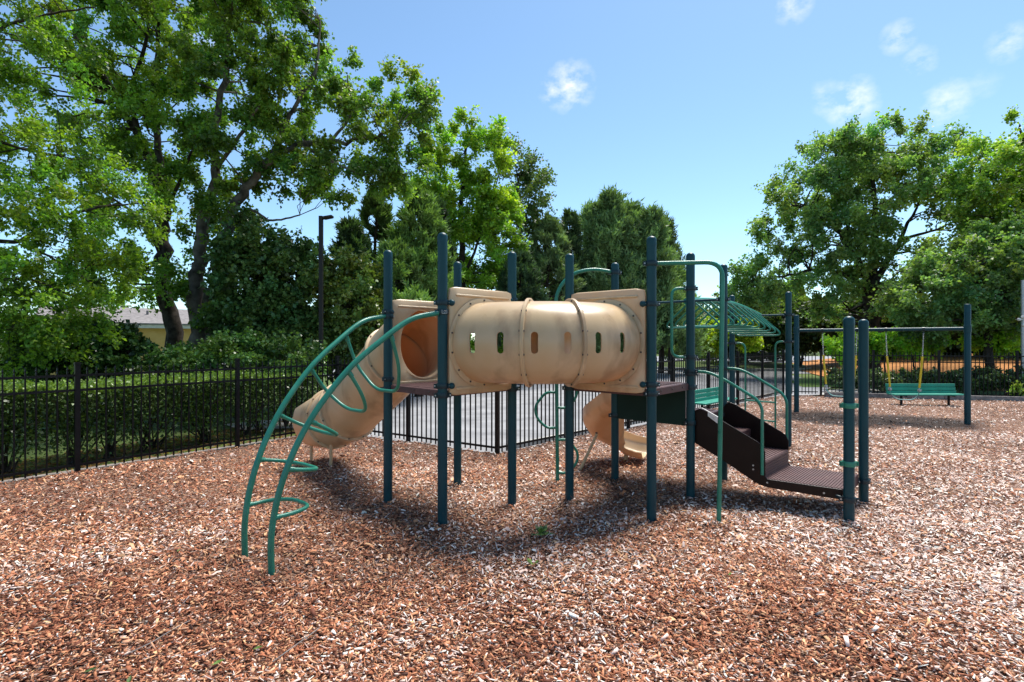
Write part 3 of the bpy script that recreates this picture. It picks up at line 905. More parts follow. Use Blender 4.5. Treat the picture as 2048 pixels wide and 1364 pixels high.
for (t, z, inw, dn) in ((.35, 1.745, .17, .5), (.605, 1.455, .24, .36), (.81, 1.09, .29, .16), (.925, .75, .29, .06), (.993, .41, .32, -.005)):
    ra, rb = rail_at(A, L1, t, z), rail_at(B, L2, t, z)
    va = (A - L1).normalized() * inw + V(0, 0, -dn); vb = (B - L2).normalized() * inw + V(0, 0, -dn)
    lat = rb - ra
    pts = bend([ra, ra + va * .55 + lat * .05, ra + va + lat * .36, rb + vb - lat * .22, rb + vb * .55 - lat * .03, rb], .11, 6)
    pipe('rung', pts, .0155, 'green', arch, seg=10)
    for q, v in ((ra, va), (rb, vb)): pipe('rung_socket', [q, q + v.normalized() * .05], .02, 'green', arch, seg=10)

# ---- sliding pole beside post G
pp = ground(1437, 1050)
zt = hz(527, G_.y)
pole = pipe('sliding_pole', bend([G_ + V(.04, 0, zt), V(pp.x + .04, pp.y, zt + .0), pp + V(.0, 0, -.2)], .16, 8), .0205, 'green', PS, seg=14)
clamp('G', z=zt, dirv=(1, 0, 0))
# grab loop on post H
z0, z1 = hz(577, H_.y), hz(714, H_.y)
hd = V(-.95, -.1, 0).normalized()
pipe('grab_loop', bend([H_ + hd * .03 + V(0, 0, z0), H_ + hd * .21 + V(0, 0, z0), H_ + hd * .21 + V(0, 0, z1), H_ + hd * .03 + V(0, 0, z1)], .09, 6), .0155, 'green', PS)
clamp('H', z=z0, dirv=hd); clamp('H', z=z1, dirv=hd); clamp('H', z=hz(747, H_.y))
# the rail on the far side of deck, by the left edge of the tunnel panel
for x in (1281, 1288):
    pass
v0 = F_.lerp(E_, .0) + V(.12, -.06, 0)
pipe('guard_rail', bend([at(1283, 620, 6.1), at(1283, 620, 6.1) + V(0, 0, 0), at(1283, 790, 6.1)], .02), .015, 'green', PS)
pipe('guard_rail', bend([F_ + V(0, 0, hz(657, F_.y)), at(1283, 657, 6.1)], .02), .015, 'green', PS)
pipe('guard_rail', [F_ + V(0, 0, DECK), at(1283, 786, 6.1)], .015, 'green', PS)

# ---- spiral slide off the low deck
mid = (F_ + M_) / 2
pth = spline([mid + V(.03, -.03, .88), V(1.37, 6.80, .76), V(1.245, 7.04, .55), V(1.29, 7.28, .33), V(1.48, 7.40, .18), V(1.70, 7.36, .10), V(1.84, 7.30, .085)], 9)
n = len(pth); rings = []
for i, p in enumerate(pth):
    t = (pth[min(n - 1, i + 1)] - pth[max(0, i - 1)]); t.z = 0; t.normalize()
    s = V(-t.y, t.x, 0)                    # left of travel = outside of the bend
    f = i / (n - 1)
    wo = .30 + .0 * f; ho = .30 - .08 * f * f; hi_ = .15 - .04 * f
    half = .235
    sec = [(half + .05, ho + .0), (half + .045, ho * .6), (half + .01, .11), (half - .07, .02), (.0, 0), (-half + .07, .015), (-half - .01, .09), (-half - .035, hi_)]
    sp = spline([V(a, b, 0) for a, b in sec], 4)
    outer = [p + s * q.x + V(0, 0, q.y - .0) for q in sp]
    inner = []
    for j, q in enumerate(sp):
        tg = (sp[min(len(sp) - 1, j + 1)] - sp[max(0, j - 1)]).normalized()
        inner.append(p + s * (q.x + tg.y * .016) + V(0, 0, q.y - tg.x * .016))
    rings.append(outer + inner[::-1])
mb = MB(); mb.quadstrip(rings, True, (True, True))
spiral = mb.build('spiral_slide', 'tan', PS, angle=50)
mb = MB()      # hooded top lip standing on the deck edge
dn = (M_ - F_).normalized(); on = V(-1, 1, 0).normalized()
mb.box(mid + V(0, 0, .90) - on * .03, (.1, .62, .05), (on, dn, V(0, 0, 1)))
mb.build('slide_lip', 'tan', spiral, bevel=.015)
sb = ground(1152, 942)
pipe('slide_strut', [sb + V(0, 0, -.1), at(1194, 868, 6.98)], .02, 'tan', spiral)
pipe('slide_foot', [V(1.60, 7.40, -.1), V(1.60, 7.40, .14)], .03, 'tan', spiral)
mb = MB(); mb.lathe([(.011, -.012), (.011, .012)], at(1193, 866, 6.96), 8, axis=(.5, -1, 0)); mb.build('strut_bolt', 'bolt', spiral)

# ---- leaf-step climbing pole behind the tunnel
cp = ground(1115, 970)
cl = pipe('climbing_pole', [cp + V(0, 0, -.2)] + bend([cp + V(0, 0, 0), cp + V(-.02, 0, hz(585, cp.y)), at(1140, 548, cp.y), at(1185, 537, 6.25), F_ + V(0, 0, hz(545, F_.y))], .16, 8), .0215, 'green', PS, seg=12)
clamp('F', y=545, dirv=(1, -.1, 0))
for x1, ya, yb in ((1069, 785, 855), (1156, 745, 815), (1157, 880, 945), (1071, 690, 745)):
    zA, zB = hz(ya, cp.y), hz(yb, cp.y); ex = (x1 - 1115) / FPX * cp.y
    pipe('step_loop', bend([cp + V(0, 0, zA), cp + V(ex * .5, 0, zA + .008), cp + V(ex, 0, (zA * .6 + zB * .4)), cp + V(ex * .9, 0, (zA * .25 + zB * .75)), cp + V(ex * .45, 0, zB - .01), cp + V(0, 0, zB)], .12, 6), .0155, 'green', cl, seg=10)

# ---- steps from the low deck down to the landing
def on_side(p, q, t, z): return p.lerp(q, t) + V(0, 0, z)
OUT = [(.0, .90), (.03, .955), (.06, .975), (.1, .958), (.455, .685), (.49, .645), (.506, .59), (.506, .345), (.52, .318), (.885, .318), (.962, .318), (.962, .222), (.876, .222), (.53, .235), (.47, .25), (.429, .278), (.229, .447), (.0, .62)]
xd = (P_ - H_).normalized(); lat = (I_ - H_); lat = (lat - xd * lat.dot(xd)).normalized()
steps = None
for p, q, s in ((H_, P_, 1), (I_, Q_, -1)):
    inset = lat * s * .035
    mb = MB(); mb.prism([on_side(p, q, t, z) + inset for t, z in OUT], lat * s * .016)
    o = mb.build('stairs' if steps is None else 'side_panel', 'dkbrown', steps or PS, smooth=False, bevel=.006)
    if steps is None: steps = o
    mb = MB()
    for t, z in ((.43, .44), (.43, .40), (.52, .285), (.86, .262)):
        mb.lathe([(.009, -.006), (.009, .008)], on_side(p, q, t, z) + inset, 8, axis=-lat * s)
    mb.build('side_bolts', 'steel', steps, kind='stuff')
def slab(t0, t1, z, th, name, ribs, axis_t=True):
    a, b = on_side(H_, P_, t0, z) + lat * .048, on_side(H_, P_, t1, z) + lat * .048
    c, d = on_side(I_, Q_, t1, z) - lat * .048, on_side(I_, Q_, t0, z) - lat * .048
    mb = MB(); mb.prism([a, b, c, d], (0, 0, -th)); o = mb.build(name, 'brown', steps, smooth=False, bevel=.004)
    mb = MB()
    for k in range(ribs):
        f = (k + .5) / ribs
        m0, m1 = a.lerp(b, f), d.lerp(c, f); dd = m1 - m0; dv = dd.normalized()
        mb.box((m0 + m1) / 2 + V(0, 0, .003), (dd.length - .02, (b - a).length / ribs * .55, .008), (dv, V(-dv.y, dv.x, 0), V(0, 0, 1)))
    mb.build('tread_ribs', 'brown', o, smooth=False, kind='stuff')
    return o
slab(.5, .965, .315, .05, 'landing', 26)
slab(.215, .505, .49, .04, 'tread', 13)
slab(.0, .225, .685, .04, 'tread', 11)
def riser(t, z0, z1):
    a, b = on_side(H_, P_, t, 0) + lat * .05, on_side(I_, Q_, t, 0) - lat * .05
    d = (b - a); u_ = d.normalized(); n_ = V(-u_.y, u_.x, 0)
    mb = MB(); mb.box((a + b) / 2 + V(0, 0, (z0 + z1) / 2), (d.length, .012, z1 - z0), (u_, n_, V(0, 0, 1)))
    o = mb.build('riser', 'brown', steps, smooth=False)
    mb = MB()
    for k in range(6):
        mb.box((a + b) / 2 + xd * .007 + V(0, 0, z0 + (z1 - z0) * (k + .5) / 6), (d.length - .02, .008, (z1 - z0) / 12), (u_, n_, V(0, 0, 1)))
    mb.build('riser_ribs', 'brown', o, smooth=False, kind='stuff')
riser(.5, .318, .486); riser(.22, .493, .645); riser(.0, .688, .80)
# end lip of the landing
a, b = on_side(H_, P_, .965, 0), on_side(I_, Q_, .965, 0)
mb = MB(); u_ = (b - a).normalized(); mb.box((a + b) / 2 + V(0, 0, .27), ((b - a).length - .1, .02, .11), (u_, V(-u_.y, u_.x, 0), V(0, 0, 1)))
mb.build('landing_lip', 'brown', steps, smooth=False, bevel=.004)
# white sticker wrapped over the panel's top edge
mb = MB()
tp = [(.055, .978), (.075, .981), (.1, .966), (.19, .898)]
ins = lat * .035
for (t0, q0), (t1, q1) in zip(tp[:-1], tp[1:]):
    a, b = on_side(H_, P_, t0, q0) + ins, on_side(H_, P_, t1, q1) + ins
    mb.prism([a - lat * .004, b - lat * .004, b + lat * .02, a + lat * .02], (0, 0, .0035))
a, b = on_side(H_, P_, .12, .948) + ins - lat * .004, on_side(H_, P_, .19, .897) + ins - lat * .004
mb.prism([a, b, b + V(0, 0, -.065), a + V(0, 0, -.045)], -lat * .003)
mb.build('worn_label', 'white', steps, smooth=False)
# handrails
rl = [(.035, 1.375), (.13, 1.37), (.24, 1.30), (.455, 1.115), (.49, 1.03), (.49, .36)]
for p, q, s in ((H_, P_, 1), (I_, Q_, -1)):
    ins = lat * s * .012
    pipe('handrail', bend([on_side(p, q, t, z) + ins for t, z in rl], .12, 6), .0155, 'green', steps)
    mb = MB()
clamp('H', z=1.375, dirv=xd); clamp('I', z=1.375, dirv=xd)
for y in (811, 927): clamp('P', y=y, dirv=(1, -.05, 0), mat='green', wide=.03)
clamp('P', z=.245, dirv=(1, -.35, 0)); clamp('Q', z=.25, dirv=(1, .2, 0))
mb = MB()
for p in (P_, Q_):
    mb.tube([p - xd * .05 + V(0, 0, .245), p - xd * .1 + lat * (.03 if p is P_ else -.03) + V(0, 0, .255)], .016, 8)
mb.build('landing_bracket', 'clamp', steps)

# ---- overhead loop ladder from the low deck to the end posts J and K
z_a, z_b = 2.2, 2.12
pipe('cross_bar', [M_ + V(0, 0, z_a), I_ + V(0, 0, z_a)], .0155, 'teal')
pipe('cross_bar', [J_ + V(0, 0, z_b), K_ + V(0, 0, z_b)], .0155, 'teal')
clamp('I', z=z_a, dirv=I_ - M_); clamp('K', z=z_b, dirv=K_ - J_); clamp('J', z=z_b, dirv=K_ - J_)
b0, b1 = (M_ + I_) / 2, (J_ + K_) / 2
bd = (b1 - b0).normalized(); bl = V(bd.y, -bd.x, 0)
bpts = [b0.lerp(b1, t) + V(0, 0, z_a + (z_b - z_a) * t + .09 * math.sin(math.pi * t) * (1 if True else 0)) for t in np.linspace(0, 1, 15)]
beam = pipe('overhead_ladder', bpts, .045, 'green', PS, seg=14)
for t in np.linspace(.06, .97, 11):
    c = b0.lerp(b1, t) + V(0, 0, z_a + (z_b - z_a) * t + .09 * math.sin(math.pi * t))
    zz = -.34
    pts = bend([c + bl * .02, c + bl * .40 + V(0, 0, zz), c - bl * .40 + V(0, 0, zz), c - bl * .02], .14, 7)
    pipe('loop_rung', pts, .0125, 'green', beam, seg=8)
# access ladder below it, between J and K
zJ = 1.68; ob = bd
up1 = J_.lerp(K_, .24) + ob * .02; up2 = J_.lerp(K_, .78) - ob * .0
lad = None
for key, e, zt_ in (('J', up1, hz(686, 9.06)), ('K', up2, hz(683, 8.42))):
    p = POST[key][0]
    pts = bend([p + V(0, 0, zt_), V(e.x, e.y, zt_), V(e.x, e.y, -.15)], .13, 6)
    o = pipe('access_ladder' if lad is None else 'ladder_rail', pts, .015, 'green', lad or PS)
    if lad is None: lad = o
    clamp(key, z=zt_, dirv=K_ - J_)
for z in (.70, .39):
    pipe('ladder_rung', [up1 + V(0, 0, z), up2 + V(0, 0, z)], .0135, 'green', lad)

# ================================================================== SWINGS AND BENCHES
SR, SL = ground(1935, 848), ground(1593, 824)
SW = thing('swing_set', 'teal swing frame of two single posts joined by a straight crossbeam', 'swing set', (SR + SL) / 2)
zb = 1.95
for p, top in ((SR, 608), (SL, 630)):
    zt_ = hz(top, p.y)
    mb = MB(); mb.lathe([(.056, -.3), (.056, zt_ - .03), (.05, zt_ - .008), (.03, zt_)], p, 20); o = mb.build('post', 'teal', SW)
    mb = MB(); mb.lathe([(.06, zb - .075), (.066, zb - .07), (.066, zb + .07), (.06, zb + .075)], p, 20, cap=(False, False)); mb.build('collar', 'teal', o)
bdir = (SR - SL).normalized()
pipe('crossbeam', [SL + bdir * .04 + V(0, 0, zb), SR - bdir * .04 + V(0, 0, zb)], .038, 'teal', SW, seg=16)
def on_beam(px):
    k = (px - CX) / FPX; d = SR - SL
    t = (k * SL.y - SL.x) / (d.x - k * d.y); return SL + d * t
def chain_links(pts, r=.0042, ln=.034):
    mb = MB(); L = sum((pts[i + 1] - pts[i]).length for i in range(len(pts) - 1)); k = max(2, int(L / (ln * .74)))
    a, b = pts[0], pts[-1]; d = (b - a).normalized(); s = d.orthogonal().normalized(); w = d.cross(s)
    for i in range(k):
        c = a.lerp(b, (i + .5) / k); e = s if i % 2 else w
        ring = [c + d * (ln / 2 * math.cos(q)) + e * (.010 * math.sin(q)) for q in [2 * math.pi * j / 8 for j in range(9)]]
        mb.tube(ring, r, 5, cap=(False, False))
    return mb
def swing(px0, px1, label, sag_mid, jitter):
    a, b = on_beam(px0), on_beam(px1)
    T = thing('swing', label, 'swing', (a + b) / 2, 'swings hanging from the teal crossbeam')
    # hangers, chains, sleeves
    m = (a + b) / 2; seat_pts = []
    for e, s in ((a, 1), (b, -1)):
        inn = (m - e).normalized() * .07
        p0 = e + V(0, 0, zb - .035); p1 = e + inn * .25 + V(0, 0, 1.36); p2 = e + inn + V(0, 0, .70); p3 = e + inn + V(0, 0, .60)
        mb = MB(); mb.lathe([(.045, -.022), (.045, .022)], e + V(0, 0, zb), 14, axis=bdir); mb.tube([e + V(0, 0, zb - .03), e + V(0, 0, zb - .085)], .012, 8)
        h = mb.build('hanger', 'clamp', T)
        c = chain_links([e + V(0, 0, zb - .08), p1]).build('chain', 'steel', T)
        MB().tube([p1 + V(0, 0, .01), p2], .021, 10).build('chain_sleeve', 'yellow', c)
        mb = MB(); mb.box(p2.lerp(p3, .55), (.05, .06, .05)); mb.tube([p2, p3], .010, 6); mb.build('seat_clamp', 'steel', c, bevel=.006)
        seat_pts.append(p3)
    s0, s1 = seat_pts; nb = V(-bdir.y, bdir.x, 0)
    pts = [s0.lerp(s1, t) - V(0, 0, .17 * (1 - (2 * t - 1) ** 4)) for t in np.linspace(0, 1, 17)]
    rings = [[p + nb * .075 + V(0, 0, .006), p - nb * .075 + V(0, 0, .006), p - nb * .075 - V(0, 0, .006), p + nb * .075 - V(0, 0, .006)] for p in pts]
    mb = MB(); mb.quadstrip(rings); mb.build('belt_seat', 'rubber', T, angle=50)
swing(1645, 1714, 'belt swing with yellow chain sleeves hanging beside the gate end', .2, 0)
swing(1772, 1847, 'belt swing with yellow chain sleeves hanging in front of the green bench', .2, 0)

def bench(a, b, facing, top, label):
    """slatted bench: back slats from a to b, seat towards facing"""
    T = thing('bench', label, 'bench', (a + b) / 2, 'green slatted benches along the fence')
    u_ = (b - a).normalized(); L = (b - a).length; f = Vector(facing).normalized(); Z = V(0, 0, 1)
    for k in range(3):
        z = top - .045 - k * .092
        tilt = f * (.02 * k)
        mb = MB(); mb.box((a + b) / 2 + tilt + Z * z, (L, .035, .084), (u_, f, Z)); mb.build('back_slat', 'bench', T, smooth=False, bevel=.006)
    for k in range(3):
        mb = MB(); mb.box((a + b) / 2 + f * (.11 + .105 * k) + Z * (top - .27), (L, .095, .035), (u_, f, Z)); mb.build('seat_slat', 'bench', T, smooth=False, bevel=.006)
    for s in (.16, .84):
        c = a.lerp(b, s)
        mb = MB(); mb.tube(bend([c - f * .035 + Z * (top - .02), c - f * .02 + Z * (top - .29), c + f * .36 + Z * (top - .30)], .05), .022, 8)
        mb.tube([c + f * .17 + Z * (top - .30), c + f * .17 + Z * -.15], .03, 10)
        mb.build('bench_leg', 'black', T)
bench(V(3.88, 11.55, 0), V(5.07, 12.72, 0), (1, -1, 0), .61, 'green slatted bench standing end on to the steps, against the fence pickets')
bench(at(1771, 800, 14.15).xy.to_3d(), at(1909, 800, 14.15).xy.to_3d(), (0, -1, 0), .56, 'green slatted bench by the grey timber edging, behind the swing seat')

# ================================================================== FENCES
mb = MB(); s = .0085
mb.v = [(-s, -s, 0), (s, -s, 0), (s, s, 0), (-s, s, 0), (-s, -s, 1.26), (s, -s, 1.26), (s, s, 1.26), (-s, s, 1.26), (-s * .55, -s * .55, 1.285), (s * .55, -s * .55, 1.285), (s * .55, s * .55, 1.285), (-s * .55, s * .55, 1.285),
        (-s * 1.15, -s * 1.15, 1.295), (s * 1.15, -s * 1.15, 1.295), (s * 1.15, s * 1.15, 1.295), (-s * 1.15, s * 1.15, 1.295), (0, 0, 1.345)]
mb.f = [(3, 2, 1, 0)] + [(b + i, b + (i + 1) % 4, b + 4 + (i + 1) % 4, b + 4 + i) for b in (0, 4, 8) for i in range(4)] + [(12 + i, 12 + (i + 1) % 4, 16) for i in range(4)]
PICK = bpy.data.meshes.new('picket'); PICK.from_pydata(mb.v, [], mb.f); PICK.materials.append(M['black'])
mb = MB(); mb.box((0, 0, .57), (.056, .056, 1.66)); FPOST = bpy.data.meshes.new('fence_post'); FPOST.from_pydata(mb.v, [], mb.f); FPOST.materials.append(M['black'])
mb = MB(); mb.box((0, 0, 1.405), (.068, .068, .014)); mb.prism([V(-.03, -.03, 1.412), V(.03, -.03, 1.412), V(.03, .03, 1.412), V(-.03, .03, 1.412)], (0, 0, .012))
FCAP = bpy.data.meshes.new('post_cap'); FCAP.from_pydata(mb.v, [], mb.f); FCAP.materials.append(M['black'])
def fence(pts, label, name='fence', ends=(True, True), gap=.098, group=None):
    T = thing(name, label, 'fence' if name == 'fence' else 'gate', (pts[0] + pts[-1]) / 2, group)
    for i, p in enumerate(pts):
        if (i == 0 and not ends[0]) or (i == len(pts) - 1 and not ends[1]): continue
        q = pts[min(i + 1, len(pts) - 1)] - pts[max(i - 1, 0)]
        rz = math.atan2(q.y, q.x)
        po = shared('post', FPOST, p, rz, T); c = shared('post_cap', FCAP, p, 0, po); c.location = (0, 0, 0)
    for a, b in zip(pts[:-1], pts[1:]):
        d = b - a; L = d.length; u_ = d.normalized(); n_ = V(-u_.y, u_.x, 0); rz = math.atan2(d.y, d.x)
        for z in (1.255, 1.065, .1):
            MB().box((a + b) / 2 + V(0, 0, z), (L - .05, .024, .03), (u_, n_, V(0, 0, 1))).build('rail', 'black', T, smooth=False)
        k = max(2, round((L - .05) / gap))
        for j in range(1, k):
            o = shared('picket', PICK, a.lerp(b, j / k) + V(0, 0, .03 + rng.uniform(-.004, .004)), rz, T)
    return T
def line(a, b, n): return [a.lerp(b, k / n) for k in range(n + 1)]
d1 = V(1.28, 1.68, 0)
p1, p2 = V(-5.62, 6.82, 0), V(-4.40, 8.45, 0)
fence([p1 - d1 * 2, p1 - d1 * 1.0, p1, p2, CORNER_W], 'black picket fence in front of the clipped green hedge', group='black picket fence runs')
fence(line(CORNER_W, CORNER_S, 2)[0:3], 'black picket fence run between the tube slide and the corner post', ends=(False, True), group='black picket fence runs')
fence(line(CORNER_S, CORNER_E, 7), 'long black picket fence run along the paved lot, behind the spiral slide', ends=(False, True), group='black picket fence runs')
fence([CORNER_E + V(.06, -.01, 0), GATE_E - V(.06, -.01, 0)], 'black picket gate between two fence posts near the swings', 'gate', (False, False))
fence([GATE_E, V(11.1, 16.2, 0), V(12.75, 15.75, 0), V(14.6, 15.25, 0), V(16.4, 14.75, 0), V(18.2, 14.3, 0), V(20.0, 13.85, 0)], 'black picket fence behind the bench and the grey timber edging', group='black picket fence runs')
# timber edging along the far mulch edge
te = [V(9.6, 16.2, 0), V(11.0, 15.85, 0), V(12.6, 15.4, 0), V(14.5, 14.9, 0), V(16.3, 14.4, 0), V(18.2, 13.9, 0)]
for i, (a, b) in enumerate(zip(te[:-1], te[1:])):
    d = b - a; u_ = d.normalized()
    mb = MB(); mb.box((a + b) / 2 + V(0, 0, .05), (d.length - .01, .13, .15), (u_, V(-u_.y, u_.x, 0), V(0, 0, 1)))
    o = mb.build('timber_beam', 'timber', None, smooth=False, bevel=.012)
    tag(o, 'weathered grey timber beam edging the mulch before the far fence', 'timber beam', 'timber beams edging the mulch')

# ================================================================== HOUSE, LAMP, POLE, CAR
HS = thing('house', 'low house with yellow lap siding and grey roof behind the tree trunks', 'house', at(225, 690, 27))
def hpt(x, y, Y): return at(x, y, Y)
a = at(80, 640, 24.5); a.z = 0; b = at(420, 655, 28.5); b.z = 0
u_ = (b - a).normalized(); n_ = V(-u_.y, u_.x, 0)
L = (b - a).length; zt_ = 2.42
mb = MB()
k = 20
for i in range(k):
    z0 = zt_ * i / k; h = zt_ / k
    mb.prism([a + V(0, 0, z0) - n_ * .022, a + V(0, 0, z0 + h) - n_ * .004, a + V(0, 0, z0 + h) + n_ * .05, a + V(0, 0, z0) + n_ * .05], u_ * L)
mb.build('siding', 'siding', HS, smooth=False, kind='stuff')
mb = MB(); mb.box((a + b) / 2 + n_ * 3 + V(0, 0, zt_ / 2), (L - .1, 5.9, zt_ - .02), (u_, n_, V(0, 0, 1))); mb.build('wall', 'siding', HS, smooth=False)
mb = MB(); mb.box((a + b) / 2 - n_ * .33 + V(0, 0, zt_ + .03), (L + .6, .03, .2), (u_, n_, V(0, 0, 1))); mb.build('fascia', 'trim', HS, smooth=False)
mb = MB(); e0, e1 = a - u_ * .3, b + u_ * .3
mb.prism([e0 - n_ * .38 + V(0, 0, zt_ + .10), e0 + n_ * 3 + V(0, 0, zt_ + 1.0), e0 + n_ * 6.3 + V(0, 0, zt_ + .10), e0 + n_ * 6.3 + V(0, 0, zt_ + .18), e0 + n_ * 3 + V(0, 0, zt_ + 1.1), e0 - n_ * .38 + V(0, 0, zt_ + .18)], (e1 - e0))
rf = mb.build('roof', 'roof', HS, smooth=False)
mb = MB(); mb.tube([a.lerp(b, .6) + n_ * 1.5 + V(0, 0, zt_ + .5), a.lerp(b, .6) + n_ * 1.5 + V(0, 0, zt_ + .9)], .06, 8); mb.build('vent_pipe', 'roof', rf)

lp = at(642, 682, 11.2); lp.z = 0
LP = thing('lamp_post', 'tall dark square lamp post with one flat head among the evergreens', 'lamp post', lp)
zt_ = hz(432, 11.2)
mb = MB(); mb.box(lp + V(0, 0, zt_ / 2), (.08, .08, zt_)); mb.build('pole', 'lamp', LP, smooth=False, bevel=.008)
mb = MB(); mb.box(lp + V(.05, 0, zt_ - .05), (.1, .05, .05)); mb.build('arm', 'lamp', LP, smooth=False, bevel=.006)
mb = MB(); mb.prism([lp + V(.06, -.09, zt_ - .07), lp + V(.25, -.08, zt_ - .035), lp + V(.25, .08, zt_ - .035), lp + V(.06, .09, zt_ - .07)], (0, 0, .05)); mb.build('lamp_head', 'lamp', LP, smooth=False, bevel=.015)
mb = MB(); mb.box(lp + V(0, 0, .015), (.3, .3, .03)); mb.build('base_plate', 'lamp', LP, smooth=False, bevel=.006)

up = at(2046, 682, 16.6); up.z = 0
UP = thing('utility_pole', 'slim grey metal pole with white fittings behind the far fence', 'pole', up)
mb = MB(); mb.lathe([(.055, -.1), (.05, hz(560, 16.6))], up, 14); mb.build('shaft', 'steel', UP)
for x, y in ((2038, 639), (2046, 634), (2047, 650)):
    mb = MB(); q = at(x, y, 16.5); mb.tube([V(up.x, up.y, q.z), q], .02, 8); mb.ball(q, .05, 10, 6); mb.build('fitting', 'white', UP)

cr = at(1530, 700, 47); cr.z = -.03
CR = thing('parked_car', 'white parked car far across the lot, beyond the fence', 'car', cr)
def cpt(x, y, z): return cr + V(x, y, z)
mb = MB()
side = [(-2.2, .35), (-2.25, .7), (-2.0, .86), (-1.1, .95), (1.7, .95), (2.15, .85), (2.2, .4), (2.0, .28), (-2.0, .28)]
mb.prism([cpt(x, -.85, z) for x, z in side], (0, 1.7, 0)); mb.build('body', 'carwhite', CR, smooth=False, bevel=.06)
cab = [(-1.3, .93), (-.7, 1.42), (1.0, 1.45), (1.75, .93)]
mb = MB(); mb.prism([cpt(x, -.72, z) for x, z in cab], (0, 1.44, 0)); mb.build('cabin', 'carwhite', CR, smooth=False, bevel=.05)
for x0, x1 in ((-1.0, .1), (.2, 1.35)):
    mb = MB(); mb.prism([cpt(x0, -.735, .98), cpt(x1, -.735, .98), cpt(x1 - .2, -.735, 1.34), cpt(x0 + .25, -.735, 1.34)], (0, .03, 0)); mb.build('window', 'glass', CR, smooth=False)
for x in (-1.4, 1.4):
    for y in (-.8, .8):
        mb = MB(); mb.lathe([(.2, -.1), (.32, -.1), (.33, 0), (.32, .1), (.2, .1)], cpt(x, y, .33), 20, axis=(0, 1, 0)); w = mb.build('wheel', 'tyre', CR)
        mb = MB(); mb.lathe([(.2, -.09), (.05, -.1)], cpt(x, y, .33), 14, axis=(0, 1, 0)); mb.build('rim', 'steel', w)
for y in (-.6, .6):
    mb = MB(); mb.box(cpt(-2.2, y, .68), (.08, .3, .12)); mb.build('headlight', 'glass', CR, smooth=False, bevel=.02)

# ================================================================== TREES AND SHRUBS
def leaf_arrays(P, D, N, L, W, cols, fold=.25):
    S = np.cross(D, N); S /= np.linalg.norm(S, axis=1, keepdims=True) + 1e-9
    N2 = np.cross(S, D)
    L_ = L[:, None]; W_ = W[:, None]
    v = np.stack([P, P + D * L_ * .45 + S * W_ + N2 * W_ * fold, P + D * L_ - N2 * L_ * .12, P + D * L_ * .45 - S * W_ + N2 * W_ * fold], 1)
    f = np.arange(len(P) * 4).reshape(-1, 4)
    return v.reshape(-1, 3), f, np.repeat(cols, 4, 0)
def unit(a): return a / (np.linalg.norm(a, axis=-1, keepdims=True) + 1e-9)
def sample_lobes(lobes, n, r, shell=.55):
    """points in the outer part of overlapping ellipsoids"""
    w = np.array([(l[3] * l[4] + l[4] * l[5] + l[3] * l[5]) for l in lobes]); w = w / w.sum()
    idx = r.choice(len(lobes), n, p=w)
    d = unit(r.normal(size=(n, 3))); rad = shell + (1 - shell) * r.random(n) ** .6
    Lb = np.array(lobes)[idx]
    return Lb[:, :3] + d * Lb[:, 3:6] * rad[:, None], d, idx
def lobe(px, py, Y, rx, ry, depth=None, k=FPX):
    """ellipsoid lobe whose middle and half sizes are given in photo pixels at distance Y"""
    c = at(px, py, Y); a, b = rx / FPX * Y, ry / FPX * Y
    return (c.x, c.y, c.z, a, depth if depth else (a + b) / 2 * .9, b)
def crown(lobes, n_clump, per, size, leafL, col, r, twig=.8, up=.25, droop=0., shell=.5, wid=.42, var=.3, hue=.075, flat=.5):
    C, d, idx = sample_lobes(lobes, n_clump, r, shell)
    C = C[C[:, 2] > .25]; n = len(C)
    d = d[:n] if len(d) != n else d
    k = 7
    out = unit(d[:, None, :] * .9 + r.normal(size=(n, k, 3)) * .75 + np.array([0, 0, up]))
    ln = size * r.uniform(.45, 1.15, (n, k)) * r.uniform(.7, 1.3, (n, 1))
    m = per // k
    t = r.uniform(.05, 1, (n, k, m)) ** .8
    P = C[:, None, None, :] + out[:, :, None, :] * (ln[:, :, None] * t)[..., None] + r.normal(size=(n, k, m, 3)) * size * .13
    P[..., 2] -= droop * (ln[:, :, None] * t) ** 1.5
    D = unit(out[:, :, None, :] * .6 + r.normal(size=(n, k, m, 3)) * .8 + np.array([0, 0, -.35]))
    N = unit(r.normal(size=(n, k, m, 3)) * .75 + np.array([0, 0, flat * 2]))
    bright = (1 + var * r.normal(size=(n, 1, 1, 1)) * .6 + var * r.normal(size=(n, k, m, 1)) * .7).clip(.45, 1.9)
    h = (r.normal(size=(n, 1, 1, 1)) * hue + r.normal(size=(n, k, m, 1)) * hue * .6)
    base = np.array((1.8, 1.8, 1.6)) * np.array(col)[None, None, None, :]
    c = base * bright * np.concatenate([1 + h * 1.6, 1 + h * .25, 1 - h * .8], -1)
    P, D, N, c = [x.reshape(-1, 3) for x in (P, D, N, c)]
    keep = P[:, 2] > .03
    P, D, N, c = P[keep], D[keep], N[keep], c[keep]
    L = leafL * r.uniform(.6, 1.3, len(P))
    return C, leaf_arrays(P, D, N, L, L * wid, c.clip(.004, .9))
